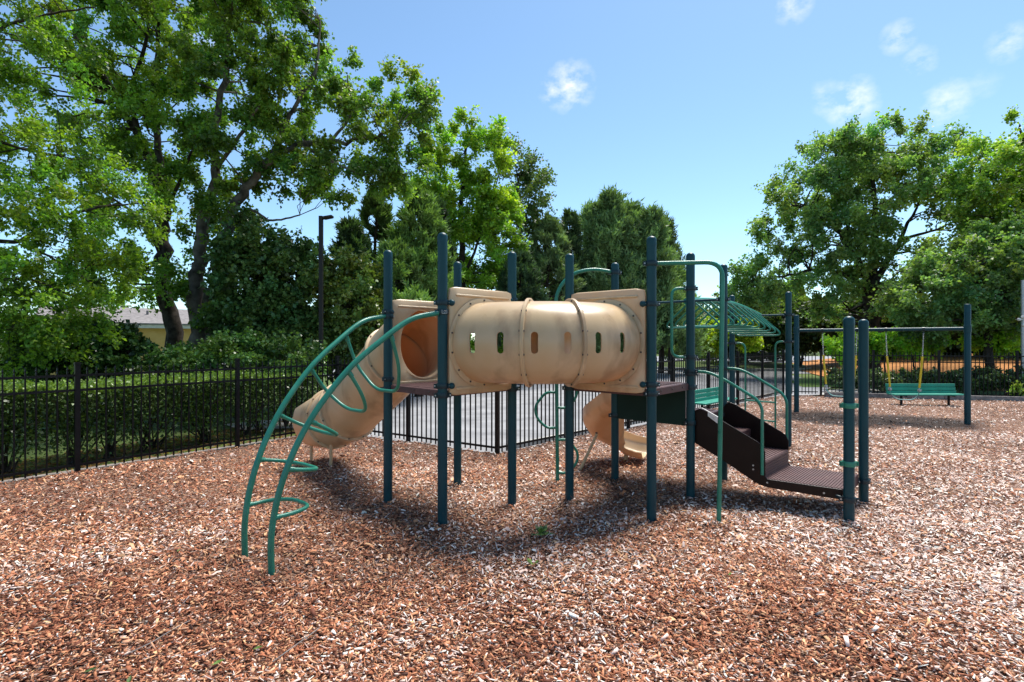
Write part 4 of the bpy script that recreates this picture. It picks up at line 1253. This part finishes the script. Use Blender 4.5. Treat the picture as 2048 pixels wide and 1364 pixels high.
def limbs_mesh(limbs, C, r, twig_r=.018, seg=6, maxn=160, lift=.3):
    """limbs: list of (points, r0, r1); a branch from the nearest limb point to each clump"""
    mb = MB(); nodes = []
    for pts, ra, rb in limbs:
        sp = spline(pts, 6); n = len(sp)
        j = [V(*(r.normal(size=3) * ra * .18)) for _ in sp]
        sp = [p + (q if 0 < i < n - 1 else V(0, 0, 0)) for i, (p, q) in enumerate(zip(sp, j))]
        rad = [ra + (rb - ra) * (i / (n - 1)) ** .8 for i in range(n)]
        mb.tube(sp, rad, 10 if ra > .1 else seg)
        nodes += [(p, q) for p, q in zip(sp[2:], rad[2:])]
    NP = np.array([tuple(p) for p, _ in nodes]); NR = np.array([q for _, q in nodes])
    for c in C[r.permutation(len(C))[:maxn]]:
        dd = np.linalg.norm(NP - c, axis=1) + (NP[:, 2] > c[2] + .2) * 2.0
        i = dd.argmin(); p = Vector(NP[i]); q = Vector(c); d = (q - p)
        if d.length > 2.4 or d.length < .1: continue
        r0 = min(NR[i] * .6, twig_r * (1 + d.length * .6))
        m1 = p + d * .35 + V(*(r.normal(size=3) * d.length * .09)) + V(0, 0, d.length * .06 * lift)
        m2 = p + d * .7 + V(*(r.normal(size=3) * d.length * .07)) + V(0, 0, d.length * .1 * lift)
        mb.tube([p, m1, m2, q], [r0, r0 * .75, r0 * .5, r0 * .22], 5, cap=(False, True))
    return mb
def tree(name, label, cat, base, limbs, lobes, n_clump, per, size, leafL, col, seed, mat='leaf', bark='bark', group=None, twig_r=.018, maxn=160, **kw):
    r = np.random.default_rng(seed)
    T = thing(name, label, cat, base, group)
    C, (v, f, c) = crown(lobes, n_clump, per, size, leafL, col, r, **kw)
    limbs_mesh(limbs, C, r, twig_r, maxn=maxn).build('trunk' if cat == 'tree' else 'stems', bark, T, angle=60)
    fast_mesh('crown' if cat == 'tree' else 'foliage', v, f, c, mat, T, kind='stuff')
    return T
def g0(v): return V(v.x, v.y, -.05)

# big spreading tree, trunk at the house: leans left
Y = 15.0
t1 = [(348, 745), (342, 640), (328, 540), (325, 470), (330, 400)]
tr = [g0(at(350, 700, Y))] + [at(x, y, Y) for x, y in t1[1:]]
tree('broadleaf_tree', 'tall dark-trunked broadleaf tree in front of the yellow house, leaning limbs', 'tree', g0(at(350, 700, Y)),
     [(tr, .25, .15), ([at(330, 400, Y), at(285, 290, Y + .3), at(245, 215, Y + .5), at(200, 140, Y), at(150, 70, Y)], .14, .04),
      ([at(330, 420, Y), at(318, 300, Y - .5), at(310, 180, Y), at(320, 20, Y), at(310, -120, Y)], .12, .03), ([at(285, 290, Y + .3), at(262, 190, Y), at(290, 90, Y), at(300, -20, Y)], .09, .03),
      ([at(328, 520, Y), at(280, 440, Y - .6), at(200, 380, Y - 1)], .07, .02), ([at(330, 430, Y), at(365, 350, Y - .8), at(390, 280, Y - 1)], .07, .02)],
     [lobe(260, 90, Y, 150, 110, 2.2), lobe(330, -60, Y, 170, 110, 2.4), lobe(170, 200, Y, 120, 90, 1.8), lobe(330, 250, Y, 95, 80, 1.6), lobe(240, 370, Y, 110, 75, 1.6), lobe(390, 380, Y, 60, 60, 1.2),
      lobe(280, 555, Y - 1, 110, 42, 1.1), lobe(200, 585, Y + 1, 110, 24, 1.0)],
     250, 308, .52, .092, (.088, .145, .024), 11, bark='bark', var=.34)
# its neighbour, with the long limb reaching right
Y = 14.4
tree('broadleaf_tree', 'tall multi-stemmed broadleaf tree with a long pale limb reaching over the lamp post', 'tree', g0(at(402, 700, Y)),
     [([g0(at(392, 700, Y)), at(390, 600, Y), at(398, 520, Y), at(412, 430, Y), at(432, 340, Y), at(430, 250, Y), at(452, 110, Y), at(470, -40, Y)], .24, .05),
      ([g0(at(425, 700, Y)), at(425, 610, Y), at(440, 520, Y), at(455, 440, Y), at(495, 375, Y), at(540, 320, Y), at(600, 290, Y), at(660, 283, Y), at(720, 278, Y), at(790, 262, Y)], .22, .03),
      ([at(455, 440, Y), at(500, 420, Y), at(545, 440, Y), at(600, 430, Y)], .06, .02), ([at(540, 320, Y), at(580, 230, Y), at(630, 140, Y), at(640, 40, Y)], .08, .02),
      ([at(600, 290, Y), at(660, 320, Y - .6), at(720, 350, Y - .8)], .05, .015), ([at(432, 340, Y), at(500, 240, Y - .8), at(540, 170, Y - 1)], .07, .02), ([at(660, 283, Y), at(700, 230, Y), at(695, 150, Y)], .05, .015)],
     [lobe(540, 40, Y, 110, 60, 1.8), lobe(470, -60, Y, 170, 60, 2.2), lobe(470, 190, Y, 120, 90, 2.0), lobe(590, 180, Y, 105, 75, 1.8), lobe(690, 150, Y, 24, 62, .7), lobe(650, 250, Y, 110, 60, 1.5), lobe(770, 235, Y, 80, 78, 1.3),
      lobe(830, 200, Y, 26, 45, .7), lobe(560, 345, Y, 85, 38, 1.3), lobe(700, 350, Y, 95, 42, 1.3), lobe(480, 300, Y, 90, 70, 1.5), lobe(430, 460, Y, 70, 50, 1.2), lobe(400, 610, Y, 40, 40, .7), lobe(780, 330, Y, 65, 50, 1.1)],
     285, 294, .46, .092, (.073, .122, .024), 12, bark='palebark', var=.34)
# near tree leaning in from beyond the left edge
Y = 9.6
b0_ = g0(at(-230, 760, Y))
tree('broadleaf_tree', 'fine-leaved tree leaning over the hedge, branches sweeping low to the fence', 'tree', b0_,
     [([b0_, at(-225, 560, Y), at(-215, 400, Y), at(-200, 200, Y), at(-170, 0, Y)], .2, .08), ([at(-215, 480, Y), at(-60, 480, Y), at(40, 480, Y), at(120, 435, Y), at(200, 415, Y), at(290, 405, Y)], .06, .012),
      ([at(-210, 300, Y), at(-60, 130, Y), at(0, 58, Y), at(90, 30, Y), at(190, 15, Y)], .06, .012), ([at(-215, 520, Y), at(-60, 560, Y - .4), at(60, 560, Y - .5), at(160, 600, Y - .5)], .05, .012),
      ([at(-205, 260, Y), at(-80, 270, Y), at(60, 300, Y), at(150, 320, Y)], .05, .012), ([at(40, 480, Y), at(110, 520, Y), at(190, 570, Y)], .03, .01), ([at(-225, 600, Y), at(-100, 640, Y - .6), at(20, 660, Y - .8)], .04, .01)],
     [lobe(40, 60, Y, 150, 90, 1.3), lobe(20, 200, Y, 130, 70, 1.2), lobe(50, 330, Y, 160, 70, 1.2), lobe(160, 420, Y, 150, 65, 1.2), lobe(40, 480, Y, 150, 70, 1.3), lobe(140, 540, Y - .3, 120, 50, 1.0), lobe(40, 600, Y - .5, 120, 70, 1.0), lobe(40, 680, Y - .7, 100, 60, .9), lobe(140, 640, Y - .6, 70, 55, .8),
      lobe(-200, 300, Y, 200, 250, 2.0), lobe(-120, 600, Y, 120, 120, 1.2)],
     400, 210, .38, .068, (.085, .145, .02), 13, var=.36, twig_r=.011, wid=.34, droop=.25)
# dark magnolia-like shrub before the house
Y = 11.2
def shrub(name, label, base_px, Y, lobes, n, per, size, leafL, col, seed, cat='shrub', mat='waxy', group=None, stems=4, h=.9, **kw):
    b = at(base_px, 700, Y); b.z = -.03
    r = np.random.default_rng(seed + 500)
    lm = []
    cs = [Vector(l[:3]) for l in lobes]
    for c in cs[:8]:
        lm.append(([b + V(*(r.normal(size=2) * .12), 0), b.lerp(c, .5) + V(*(r.normal(size=2) * .1), .1), c], .05 * h, .015))
    return tree(name, label, cat, b, lm, lobes, n, per, size, leafL, col, seed, mat=mat, group=group, **kw)
shrub('evergreen_shrub', 'dark glossy broad shrub below the house eaves, in front of the siding', 215, Y, [lobe(165, 700, Y, 85, 45, .8), lobe(205, 668, Y, 42, 22, .6), lobe(110, 705, Y, 90, 60, .9), lobe(252, 708, Y, 34, 30, .5)], 170, 154, .24, .092, (.03, .06, .016), 21)
# evergreen thicket behind the hedge
Y = 13.6
shrub('evergreen_shrub', 'tall black-green evergreen shrub right of the twin trunks', 480, Y, [lobe(500, 560, Y, 60, 75, .9), lobe(505, 500, Y, 45, 50, .8), lobe(510, 660, Y, 75, 70, 1.0)], 170, 154, .42, .105, (.05, .088, .028), 22, h=1.6)
Y = 13.9
shrub('evergreen_shrub', 'dark bushy evergreen left of the lamp post, rounded top', 580, Y, [lobe(580, 560, Y, 60, 70, .9), lobe(560, 640, Y, 70, 70, .9), lobe(600, 690, Y, 80, 50, .9), lobe(600, 510, Y, 36, 40, .6)], 150, 154, .42, .105, (.055, .098, .03), 23, h=1.6)
Y = 14.2
shrub('evergreen_shrub', 'olive-topped evergreen bush right of the lamp post', 690, Y, [lobe(690, 560, Y, 55, 45, .8), lobe(710, 620, Y, 60, 65, .9), lobe(680, 690, Y, 70, 50, .9), lobe(745, 680, Y, 55, 55, .8)], 160, 154, .4, .1, (.08, .11, .026), 24, h=1.4)
shrub('ivy_mound', 'low ivy-like dark mound behind the clipped hedge under the twin trunks', 380, 11.4, [lobe(400, 728, 11.4, 75, 24, .7), lobe(480, 718, 11.4, 80, 35, .7), lobe(580, 722, 11.4, 80, 30, .7), lobe(310, 742, 11.4, 55, 16, .6)], 130, 168, .3, .075, (.058, .108, .028), 25)
# feathery pines behind the slide
def conifer(name, label, px, Y, top, wpx, bottom, seed, col, n=150, per=196, spread=.55, leafL=.16, size=.5, group=None, gap=.0):
    b = at(px, 700, Y); b.z = -.05
    zt_ = hz(top, Y); zb_ = hz(bottom, Y); R_ = wpx / FPX * Y
    r = np.random.default_rng(seed)
    T = thing(name, label, 'tree', b, group)
    t = r.random(n * 2) ** .75; t = t[:n]
    rad = R_ * (1 - t) ** .72 * (.72 + .28 * r.random(n) ** .5) * (1 + .22 * np.sin(t * 21 + r.uniform(0, 6))) + .03
    a = r.uniform(0, 2 * np.pi, n)
    C = np.stack([b.x + rad * np.cos(a), b.y + rad * np.sin(a), zb_ + (zt_ - zb_ - size * .6) * t], 1)
    d = np.stack([np.cos(a), np.sin(a), 0 * a], 1)
    k = 6; m = per // k
    out = unit(d[:, None, :] * spread + r.normal(size=(n, k, 3)) * .26 + np.array([0, 0, .95]))
    ln = size * r.uniform(.5, 1.2, (n, k)) * (.55 + .6 * (1 - t))[:, None]
    tt = r.random((n, k, m))
    P = C[:, None, None, :] + out[:, :, None, :] * (ln[:, :, None] * tt)[..., None] + r.normal(size=(n, k, m, 3)) * size * .06
    D = unit(out[:, :, None, :] + r.normal(size=(n, k, m, 3)) * .5)
    N = unit(r.normal(size=(n, k, m, 3)))
    br = (1 + .42 * r.normal(size=(n, 1, 1, 1)) * .6 + .2 * r.normal(size=(n, k, m, 1)) + .35 * (tt[..., None] - .5)).clip(.4, 2)
    c = 1.65 * np.array(col)[None, None, None] * br
    P, D, N, c = [x.reshape(-1, 3) for x in (P, D, N, c + 0 * P)]
    L = leafL * r.uniform(.6, 1.3, len(P))
    S = unit(np.cross(D, N)); v = np.stack([P + S * (L * .17)[:, None], P - S * (L * .17)[:, None], P + D * L[:, None]], 1).reshape(-1, 3); f = np.arange(len(v)).reshape(-1, 3); cc = np.repeat(c, 3, 0)
    fast_mesh('crown', v, f, cc, 'needle', T, kind='stuff')
    limbs_mesh([([b, V(b.x, b.y, zt_ * .5), V(b.x, b.y, zt_ - .15)], .03 * zt_ * .5 + .05, .02)], C, r, .015, maxn=60, lift=-.5).build('trunk', 'bark', T, angle=60)
    return T
conifer('pine_tree', 'thin dark pine rising just right of the lamp post', 700, 16.0, 435, 50, 700, 31, (.03, .055, .02), 120)
conifer('pine_tree', 'dark feathery pine behind the tall left post', 752, 17.0, 380, 62, 700, 32, (.06, .1, .035), 120, 240)
conifer('pine_tree', 'bushy pine with light tips above the tube slide panel', 838, 16.5, 375, 75, 690, 33, (.09, .15, .04), 140, 280, size=.7)
conifer('pine_tree', 'narrow blackish pine in front of the yellow-green tree', 875, 18.0, 400, 36, 690, 34, (.022, .042, .018), 110)
conifer('pine_tree', 'short bushy pine low behind the slide panel', 790, 15.2, 480, 62, 720, 35, (.09, .15, .04), 100, 280, size=.65)
# yellow-green tree
Y = 22.0
tree('broadleaf_tree', 'upright yellow-green tree standing behind the pines', 'tree', g0(at(925, 700, Y)),
     [([g0(at(925, 700, Y)), at(925, 560, Y), at(922, 430, Y), at(930, 320, Y), at(935, 250, Y)], .2, .03), ([at(925, 560, Y), at(970, 450, Y), at(1000, 340, Y)], .08, .02), ([at(925, 540, Y), at(870, 430, Y), at(850, 330, Y)], .08, .02)],
     [lobe(925, 290, Y, 50, 55, 1.2), lobe(870, 350, Y, 65, 65, 1.5), lobe(970, 350, Y, 55, 80, 1.4), lobe(930, 400, Y, 90, 70, 1.8), lobe(860, 440, Y, 60, 60, 1.4), lobe(990, 450, Y, 55, 60, 1.3), lobe(950, 500, Y, 80, 60, 1.6), lobe(950, 580, Y, 75, 50, 1.5), lobe(975, 650, Y, 75, 50, 1.4), lobe(1000, 275, Y, 18, 28, .5)],
     200, 322, .6, .118, (.125, .2, .026), 41, var=.3)
# thin airy tree right of it
Y = 25.0
tree('broadleaf_tree', 'thin airy grey-green tree with sparse leaves beside the yellow-green one', 'tree', g0(at(1040, 700, Y)),
     [([g0(at(1030, 700, Y)), at(1035, 560, Y), at(1040, 430, Y), at(1030, 310, Y)], .16, .02), ([at(1035, 520, Y), at(1070, 430, Y), at(1085, 350, Y)], .06, .015), ([at(1035, 480, Y), at(1080, 470, Y), at(1100, 420, Y)], .05, .01)],
     [lobe(1035, 340, Y, 40, 60, 1.2), lobe(1065, 400, Y, 38, 70, 1.3), lobe(1040, 470, Y, 55, 60, 1.4), lobe(1090, 440, Y, 22, 45, .8), lobe(1050, 560, Y, 60, 50, 1.4)],
     110, 112, .7, .13, (.045, .07, .025), 42, var=.3, shell=.3)
conifer('cypress_tree', 'grey-green drooping evergreen left of the cypress row', 1095, 24, 430, 70, 690, 43, (.09, .13, .055), 110, 300, size=.7, leafL=.2)
conifer('cypress_tree', 'small spire-topped cypress at the left end of the cypress row', 1140, 26, 420, 40, 690, 44, (.045, .075, .03), 130, size=.6, leafL=.2)
conifer('cypress_tree', 'dark rounded evergreen behind the tunnel, below the airy tree', 1040, 21, 500, 70, 700, 49, (.03, .055, .024), 170, size=.6, leafL=.17)
for i, (px, Y, top, w, lab) in enumerate(((1188, 27, 400, 46, 'broad green cypress, leftmost of the dense row, next to the spire'), (1225, 26.2, 378, 50, 'tallest plume-like cypress of the dense row'), (1263, 27, 390, 50, 'plume-like cypress right after the tallest of the row'),
                                          (1300, 26.4, 415, 52, 'shorter plume-like cypress near the right end of the row'), (1322, 28.5, 428, 46, 'dark cypress closing the row beside the open sky'), (1340, 27.6, 520, 36, 'lowest cypress tapering off at the end of the row'))):
    conifer('cypress_tree', lab, px, Y, top, w, 720, 60 + i, (.1, .155, .06) if i != 4 else (.06, .09, .04), 120, 290, .55, .23, 1.25, group='dense row of cypresses')
# low garden trees across the lot
Y = 31
shrub('garden_tree', 'small bright yellow-green tree seen below the overhead ladder', 1440, Y, [lobe(1420, 665, Y, 45, 22, 1.3), lobe(1480, 668, Y, 45, 20, 1.3), lobe(1400, 690, Y, 40, 20, 1.0)], 90, 140, .55, .2, (.16, .22, .02), 71, cat='tree', mat='leaf')
shrub('garden_tree', 'dark spreading low tree on the island across the lot', 1490, 35, [lobe(1500, 690, 35, 55, 18, 1.8), lobe(1450, 690, 35, 45, 18, 1.5)], 90, 140, .6, .2, (.035, .055, .02), 72, cat='tree', mat='leaf')
shrub('garden_tree', 'grey-green far tree left of the great oak, behind the loop ladder', 1480, 42, [lobe(1500, 620, 42, 50, 30, 2), lobe(1450, 650, 42, 50, 30, 2), lobe(1390, 660, 42, 45, 35, 2), lobe(1560, 620, 42, 40, 40, 2)], 150, 140, 1.0, .3, (.055, .085, .03), 73, cat='tree', mat='leaf', h=2.5)
# the great oak on the right
Y = 25.0
tree('oak_tree', 'great round-crowned oak behind the swing set', 'tree', g0(at(1745, 700, Y)),
     [([g0(at(1745, 700, Y)), at(1745, 600, Y), at(1742, 560, Y)], .38, .3), ([at(1742, 570, Y), at(1700, 500, Y), at(1660, 440, Y), at(1600, 410, Y), at(1560, 420, Y)], .2, .03), ([at(1745, 560, Y), at(1752, 450, Y), at(1745, 340, Y), at(1760, 280, Y)], .2, .03),
      ([at(1745, 570, Y), at(1800, 480, Y), at(1850, 380, Y)], .18, .03), ([at(1700, 500, Y), at(1690, 400, Y), at(1670, 320, Y)], .12, .03), ([at(1742, 580, Y), at(1660, 540, Y), at(1580, 550, Y), at(1510, 560, Y)], .13, .03), ([at(1800, 480, Y), at(1870, 460, Y), at(1910, 440, Y)], .1, .02)],
     [lobe(1790, 300, Y, 110, 55, 2.4), lobe(1680, 330, Y, 80, 60, 2.0), lobe(1870, 340, Y, 80, 60, 2.0), lobe(1610, 390, Y, 65, 60, 1.8), lobe(1570, 460, Y, 60, 55, 1.6), lobe(1750, 400, Y, 130, 80, 2.6), lobe(1860, 440, Y, 90, 80, 2.2), lobe(1660, 480, Y, 100, 70, 2.2), lobe(1540, 560, Y, 70, 40, 1.6), lobe(1510, 575, Y, 45, 30, 1.2), lobe(1620, 590, Y, 80, 45, 1.8), lobe(1780, 540, Y, 100, 50, 2.0), lobe(1495, 605, Y, 40, 30, 1.0), lobe(1700, 610, Y, 80, 40, 1.6)],
     330, 252, .70, .132, (.1, .158, .058), 81, var=.3, twig_r=.03, maxn=220)
Y = 21.0
tree('broadleaf_tree', 'tall yellow-green tree rising beyond the oak at the fence end', 'tree', g0(at(2060, 700, Y)),
     [([g0(at(2080, 700, Y)), at(2075, 560, Y), at(2060, 430, Y), at(2050, 320, Y), at(2040, 250, Y)], .25, .03), ([at(2070, 500, Y), at(2000, 420, Y), at(1960, 340, Y)], .1, .02)],
     [lobe(2030, 290, Y, 70, 55, 1.7), lobe(1985, 360, Y, 65, 60, 1.6), lobe(2060, 380, Y, 90, 80, 2.0), lobe(1990, 450, Y, 80, 60, 1.8), lobe(2090, 480, Y, 90, 90, 2.0), lobe(2130, 330, Y, 90, 90, 2)],
     190, 294, .62, .118, (.125, .195, .04), 82)
Y = 19.0
tree('broadleaf_tree', 'low spreading dull-green tree hanging over the straw bank', 'tree', g0(at(1980, 700, Y)),
     [([g0(at(1980, 700, Y)), at(1975, 640, Y), at(1960, 580, Y), at(1930, 530, Y)], .16, .05), ([at(1960, 600, Y), at(1880, 580, Y), at(1820, 590, Y)], .07, .015), ([at(1960, 580, Y), at(2020, 520, Y), at(2060, 480, Y)], .07, .02)],
     [lobe(1930, 540, Y, 100, 55, 1.6), lobe(1850, 590, Y, 60, 50, 1.3), lobe(2010, 510, Y, 80, 55, 1.5), lobe(1990, 590, Y, 100, 55, 1.6), lobe(1880, 640, Y, 60, 30, 1.1), lobe(2080, 560, Y, 80, 80, 1.6), lobe(2020, 650, Y, 80, 35, 1.3)],
     300, 224, .55, .11, (.085, .14, .055), 83)
# dark understorey behind the bank
for i, (x, y, Y, a, b, lab) in enumerate(((1600, 660, 33, 70, 40, 'dark understorey tree left of the oak trunk'), (1690, 660, 31, 70, 45, 'dark understorey tree under the oak crown'), (1800, 660, 30, 80, 45, 'dark understorey tree between the oak and the straw bank'),
                                          (1910, 665, 27, 80, 40, 'dark understorey tree above the straw bank'), (2010, 670, 26, 80, 45, 'dark understorey tree at the end of the straw bank'))):
    shrub('understorey_tree', lab, x, Y, [lobe(x, y, Y, a, b, 1.6), lobe(x - 30, y - 25, Y, a * .6, b * .7, 1.3), lobe(x + 30, y - 20, Y, a * .6, b * .7, 1.3)], 120, 105, .7, .22, (.03, .05, .018), 90 + i, cat='tree', mat='leaf', group='dark understorey trees', h=2)
# bright shrubs on the bank and the low hedge bushes behind the far fence
for i, (x, y, Y, a, b, lab) in enumerate(((1705, 690, 20.5, 45, 14, 'bright lime shrub just beyond the gate end of the bank'), (1770, 692, 20, 50, 14, 'bright lime shrub behind the yellow swing sleeves'), (1830, 684, 20, 45, 18, 'bright lime shrub with reaching sprays above the bench'), (1985, 682, 19.5, 32, 13, 'bright lime shrub right of the outer swing post'))):
    shrub('lime_shrub', lab, x, Y, [lobe(x, y, Y, a, b, .8)], 40, 140, .4, .13, (.17, .27, .03), 110 + i, mat='leaf', group='lime shrubs on the bank')
for i, (x, Y, a, lab) in enumerate(((1700, 18.6, 46, 'clipped dark bush beside the gate, behind the pickets'), (1785, 17.6, 52, 'dark bush behind the left end of the far bench'), (1868, 17.4, 46, 'dark bush behind the right end of the far bench'), (1950, 17.0, 46, 'dark bush right of the outer swing post'), (2030, 16.7, 46, 'dark bush beside the grey pole'))):
    shrub('hedge_bush', lab, x, Y, [lobe(x, 758, Y, a, 18, .6), lobe(x - 8, 778, Y, a, 20, .55)], 100, 154, .2, .075, (.055, .085, .04), 120 + i, group='bushes behind the far fence')
shrub('ground_plant', 'pale yellow-green leafy plant at the foot of the far fence', 2030, 15.4, [lobe(2030, 788, 15.4, 26, 12, .3)], 26, 98, .2, .09, (.16, .2, .05), 130, mat='leaf')
# far wood closing the horizon
r = np.random.default_rng(140)
lobs = []
for i in range(64):
    x = -150 + i * 4.8 + r.uniform(-1.5, 1.5); yy = 66 + 10 * r.random() + abs(x) * .05; hh = r.uniform(2.2, 3.4)
    lobs.append((x, yy, hh * .9, 4.2, 2.5, hh))
C, (v, f, c) = crown(lobs, 1000, 35, 1.6, .75, (.045, .07, .026), r, shell=.5)
o = fast_mesh('far_wood', v, f, c, 'leaf', None, kind='stuff')
tag(o, 'low band of distant woodland closing the horizon beyond the lot', 'woodland')

# clipped hedge along the left fence: flat leafy top, bare stems below
HG = thing('hedge', 'clipped evergreen hedge with a flat top painted sunlit green behind the left fence', 'hedge', (-5.4, 8.9, 0))
front = [V(-7.9, 4.4, 0), V(-6.6, 6.3, 0), V(-5.75, 7.75, 0), V(-4.95, 9.2, 0), V(-3.9, 10.9, 0)]
r = np.random.default_rng(150)
N_ = 60000
u0 = r.random(N_) * (len(front) - 1); i0 = np.minimum(u0.astype(int), len(front) - 2); ft = u0 - i0
FR = np.array([tuple(p) for p in front])
base = FR[i0] * (1 - ft)[:, None] + FR[i0 + 1] * ft[:, None]
dd = FR[i0 + 1] - FR[i0]; dd = unit(dd); nn = np.stack([-dd[:, 1], dd[:, 0], 0 * dd[:, 0]], 1)
side = r.random(N_)
depth = np.where(side < .45, r.random(N_) ** 1.6 * .35, r.random(N_) * 1.15)
zz = np.where(side < .45, .06 + 1.0 * r.random(N_) ** .75, 1.0 + r.normal(size=N_) * .045)
inner = side > .82
zz[inner] = r.uniform(.25, 1.0, inner.sum())
hole = vnoise(base[:, 0] + base[:, 1], zz * 1.0, .45, 4)
keep = (zz > .8) | (r.random(N_) < np.clip((zz + .12) * 1.3, .1, 1) * np.clip(hole * 2.4 - .05, .2, 1))
P = base + nn * depth[:, None]; P[:, 2] = zz + .11 * (vnoise(base[:, 0] * 1.0, base[:, 1], .5, 41) - .5) + np.where(r.random(N_) < .05, r.random(N_) * .09, 0)
P += r.normal(size=P.shape) * .02
P, zz = P[keep], zz[keep]; n = len(P)
D_ = unit(r.normal(size=(n, 3)) * .8 + np.array([0, 0, .5]) + -nn[keep] * .4); Nn = unit(r.normal(size=(n, 3)) * .6 + np.array([0, 0, .8]))
top_lit = (zz > .97)  # sunlight on the hedge top is painted into these leaves
c = np.array((.065, .115, .028)) * r.uniform(.6, 1.5, (n, 1)); c[top_lit] = np.array((.14, .22, .045)) * r.uniform(.7, 1.4, (top_lit.sum(), 1))
L = r.uniform(.035, .062, n)
v, f, cc = leaf_arrays(P, D_, Nn, L, L * .36, c)
fast_mesh('foliage', v, f, cc, 'waxy', HG, kind='stuff')
nl = 6500
tl = r.random(nl) * (len(front) - 1); il = np.minimum(tl.astype(int), len(front) - 2); fl = (tl - il)[:, None]
Pl = FR[il] * (1 - fl) + FR[il + 1] * fl; dl = unit(FR[il + 1] - FR[il]); Pl = Pl + np.stack([-dl[:, 1], dl[:, 0], 0 * fl[:, 0]], 1) * r.uniform(-.75, 1.3, (nl, 1)); Pl[:, 2] = -.05 + r.random(nl) * .02
Ll = r.uniform(.03, .07, nl); cl_ = np.array(((.2, .1, .045), (.3, .17, .08), (.11, .055, .03), (.12, .16, .05)))[r.integers(0, 4, nl)] * r.uniform(.6, 1.3, (nl, 1))
v, f, cc = leaf_arrays(Pl, unit(r.normal(size=(nl, 3)) * np.array((1, 1, .15))), unit(r.normal(size=(nl, 3)) * .25 + np.array([0, 0, 1])), Ll, Ll * .4, cl_)
tag(fast_mesh('leaf_litter', v, f, cc, 'leaf', None, kind='stuff'), 'brown fallen leaf litter on the ground beneath the clipped hedge', 'leaf litter')
for k in range(13):
    t = min(max((k + .5 + r.normal() * .28) / 13, .01), .99) * (len(front) - 1); i = min(int(t), len(front) - 2); p = front[i].lerp(front[i + 1], t - i)
    d = (front[i + 1] - front[i]).normalized(); nv = V(-d.y, d.x, 0)
    b = p + nv * r.uniform(.3, .6)
    mb = MB()
    for j in range(int(r.integers(7, 16))):
        e = b + d * r.normal() * .3 + nv * r.normal() * .25 + V(0, 0, r.uniform(.6, 1.0)); s = b + V(r.normal() * .04, r.normal() * .04, -.06)
        m1 = s.lerp(e, .45) + V(*(r.normal(size=3) * .04))
        mb.tube([s, m1, e], [.014, .010, .004], 5)
        for q in range(2):
            e2 = e + V(*(r.normal(size=3) * .14)); mb.tube([m1.lerp(e, .4), e2], [.006, .002], 4)
    mb.build('stems', 'bark', HG)

# ================================================================== SMALL THINGS ON THE MULCH
def little_plant(name, label, p, n, L, W, seed, col):
    r = np.random.default_rng(seed)
    T = thing(name, label, 'plant', p)
    for k in range(n):
        a = r.uniform(0, 6.28); e = r.uniform(.3, 1.2); d = V(math.cos(a) * math.cos(e), math.sin(a) * math.cos(e), math.sin(e)); s = V(-math.sin(a), math.cos(a), 0); l_ = L * r.uniform(.6, 1.1)
        st = Vector(p) + V(r.normal() * .012, r.normal() * .012, 0) + d * r.uniform(0, .03)
        mid_ = st + d * l_ * .5; tip = st + d * l_ + V(0, 0, -l_ * .25); nrm_ = d.cross(s)
        mb = MB(); mb.v = [tuple(q) for q in (st, mid_ + s * W - nrm_ * W * .3, tip, mid_ - s * W - nrm_ * W * .3, mid_)]; mb.f = [(0, 1, 4), (1, 2, 4), (2, 3, 4), (3, 0, 4)]
        o = mb.build('leaf', LEAFY[k % 2], T, smooth=False)
LEAFY = [paint('weed_green', (.11, .19, .03, 1), (.16, .25, .05, 1), .5, 20, .01, .4), paint('weed_dark_green', (.045, .09, .02, 1), (.07, .13, .03, 1), .5, 20, .01, .4)]
little_plant('weed', 'small leafy weed sprouting from the mulch before the middle posts', ground(1080, 1072) + V(0, 0, .02 + float(hgt(*ground(1080, 1072)[:2]))), 18, .12, .023, 201, None)
little_plant('weed', 'tiny two-leaved seedling in the mulch nearer than the weed', ground(1067, 1144) + V(0, 0, .02 + float(hgt(*ground(1067, 1144)[:2]))), 5, .075, .02, 202, None)
for i, (x, y, a, L) in enumerate(((515, 1297, .2, .05), (180, 1336, .3, .06), (435, 1329, .5, .06), (258, 1358, 1.9, .05), (1460, 1165, .7, .04), (183, 1118, 1.2, .035), (357, 1118, 1.4, .03))):
    p = ground(x, y); p.z = .03 + float(hgt(p.x, p.y)); d = V(math.cos(a), math.sin(a), .12); s = V(-math.sin(a), math.cos(a), .1)
    mb = MB(); mb.v = [tuple(q) for q in (p - d * L * .5, p + s * L * .22 + V(0, 0, .006), p + d * L * .6 + V(0, 0, .006), p - s * L * .2 + V(0, 0, .004), p + V(0, 0, -.002))]; mb.f = [(0, 1, 4), (1, 2, 4), (2, 3, 4), (3, 0, 4)]
    o = mb.build('fallen_leaf', LEAFY[i % 2], None, smooth=False)
    tag(o, ('fallen light green leaf' if i % 2 == 0 else 'fallen dark green leaf') + ' lying loose on the wood chips', 'leaf', 'fallen light leaves on the mulch' if i % 2 == 0 else 'fallen dark leaves on the mulch')
for i, (pts, lab) in enumerate((([(245, 1308), (300, 1285), (345, 1262), (380, 1246)], 'long thin grey twig lying on the chips'), ([(545, 1325), (590, 1290), (640, 1255)], 'pale thin twig lying slantwise on the chips'),
                                ([(130, 1190), (165, 1180)], 'short brown twig on the chips, far from the long one'))):
    mb = MB(); mb.tube(spline([ground(x, y) + V(0, 0, .028 + float(hgt(*ground(x, y)[:2]))) for x, y in pts], 4), [.0035 - .0018 * k / 20 for k in range(4 * (len(pts) - 1) + 1)], 6)
    tag(mb.build('twig', 'timber', None), lab, 'twig')
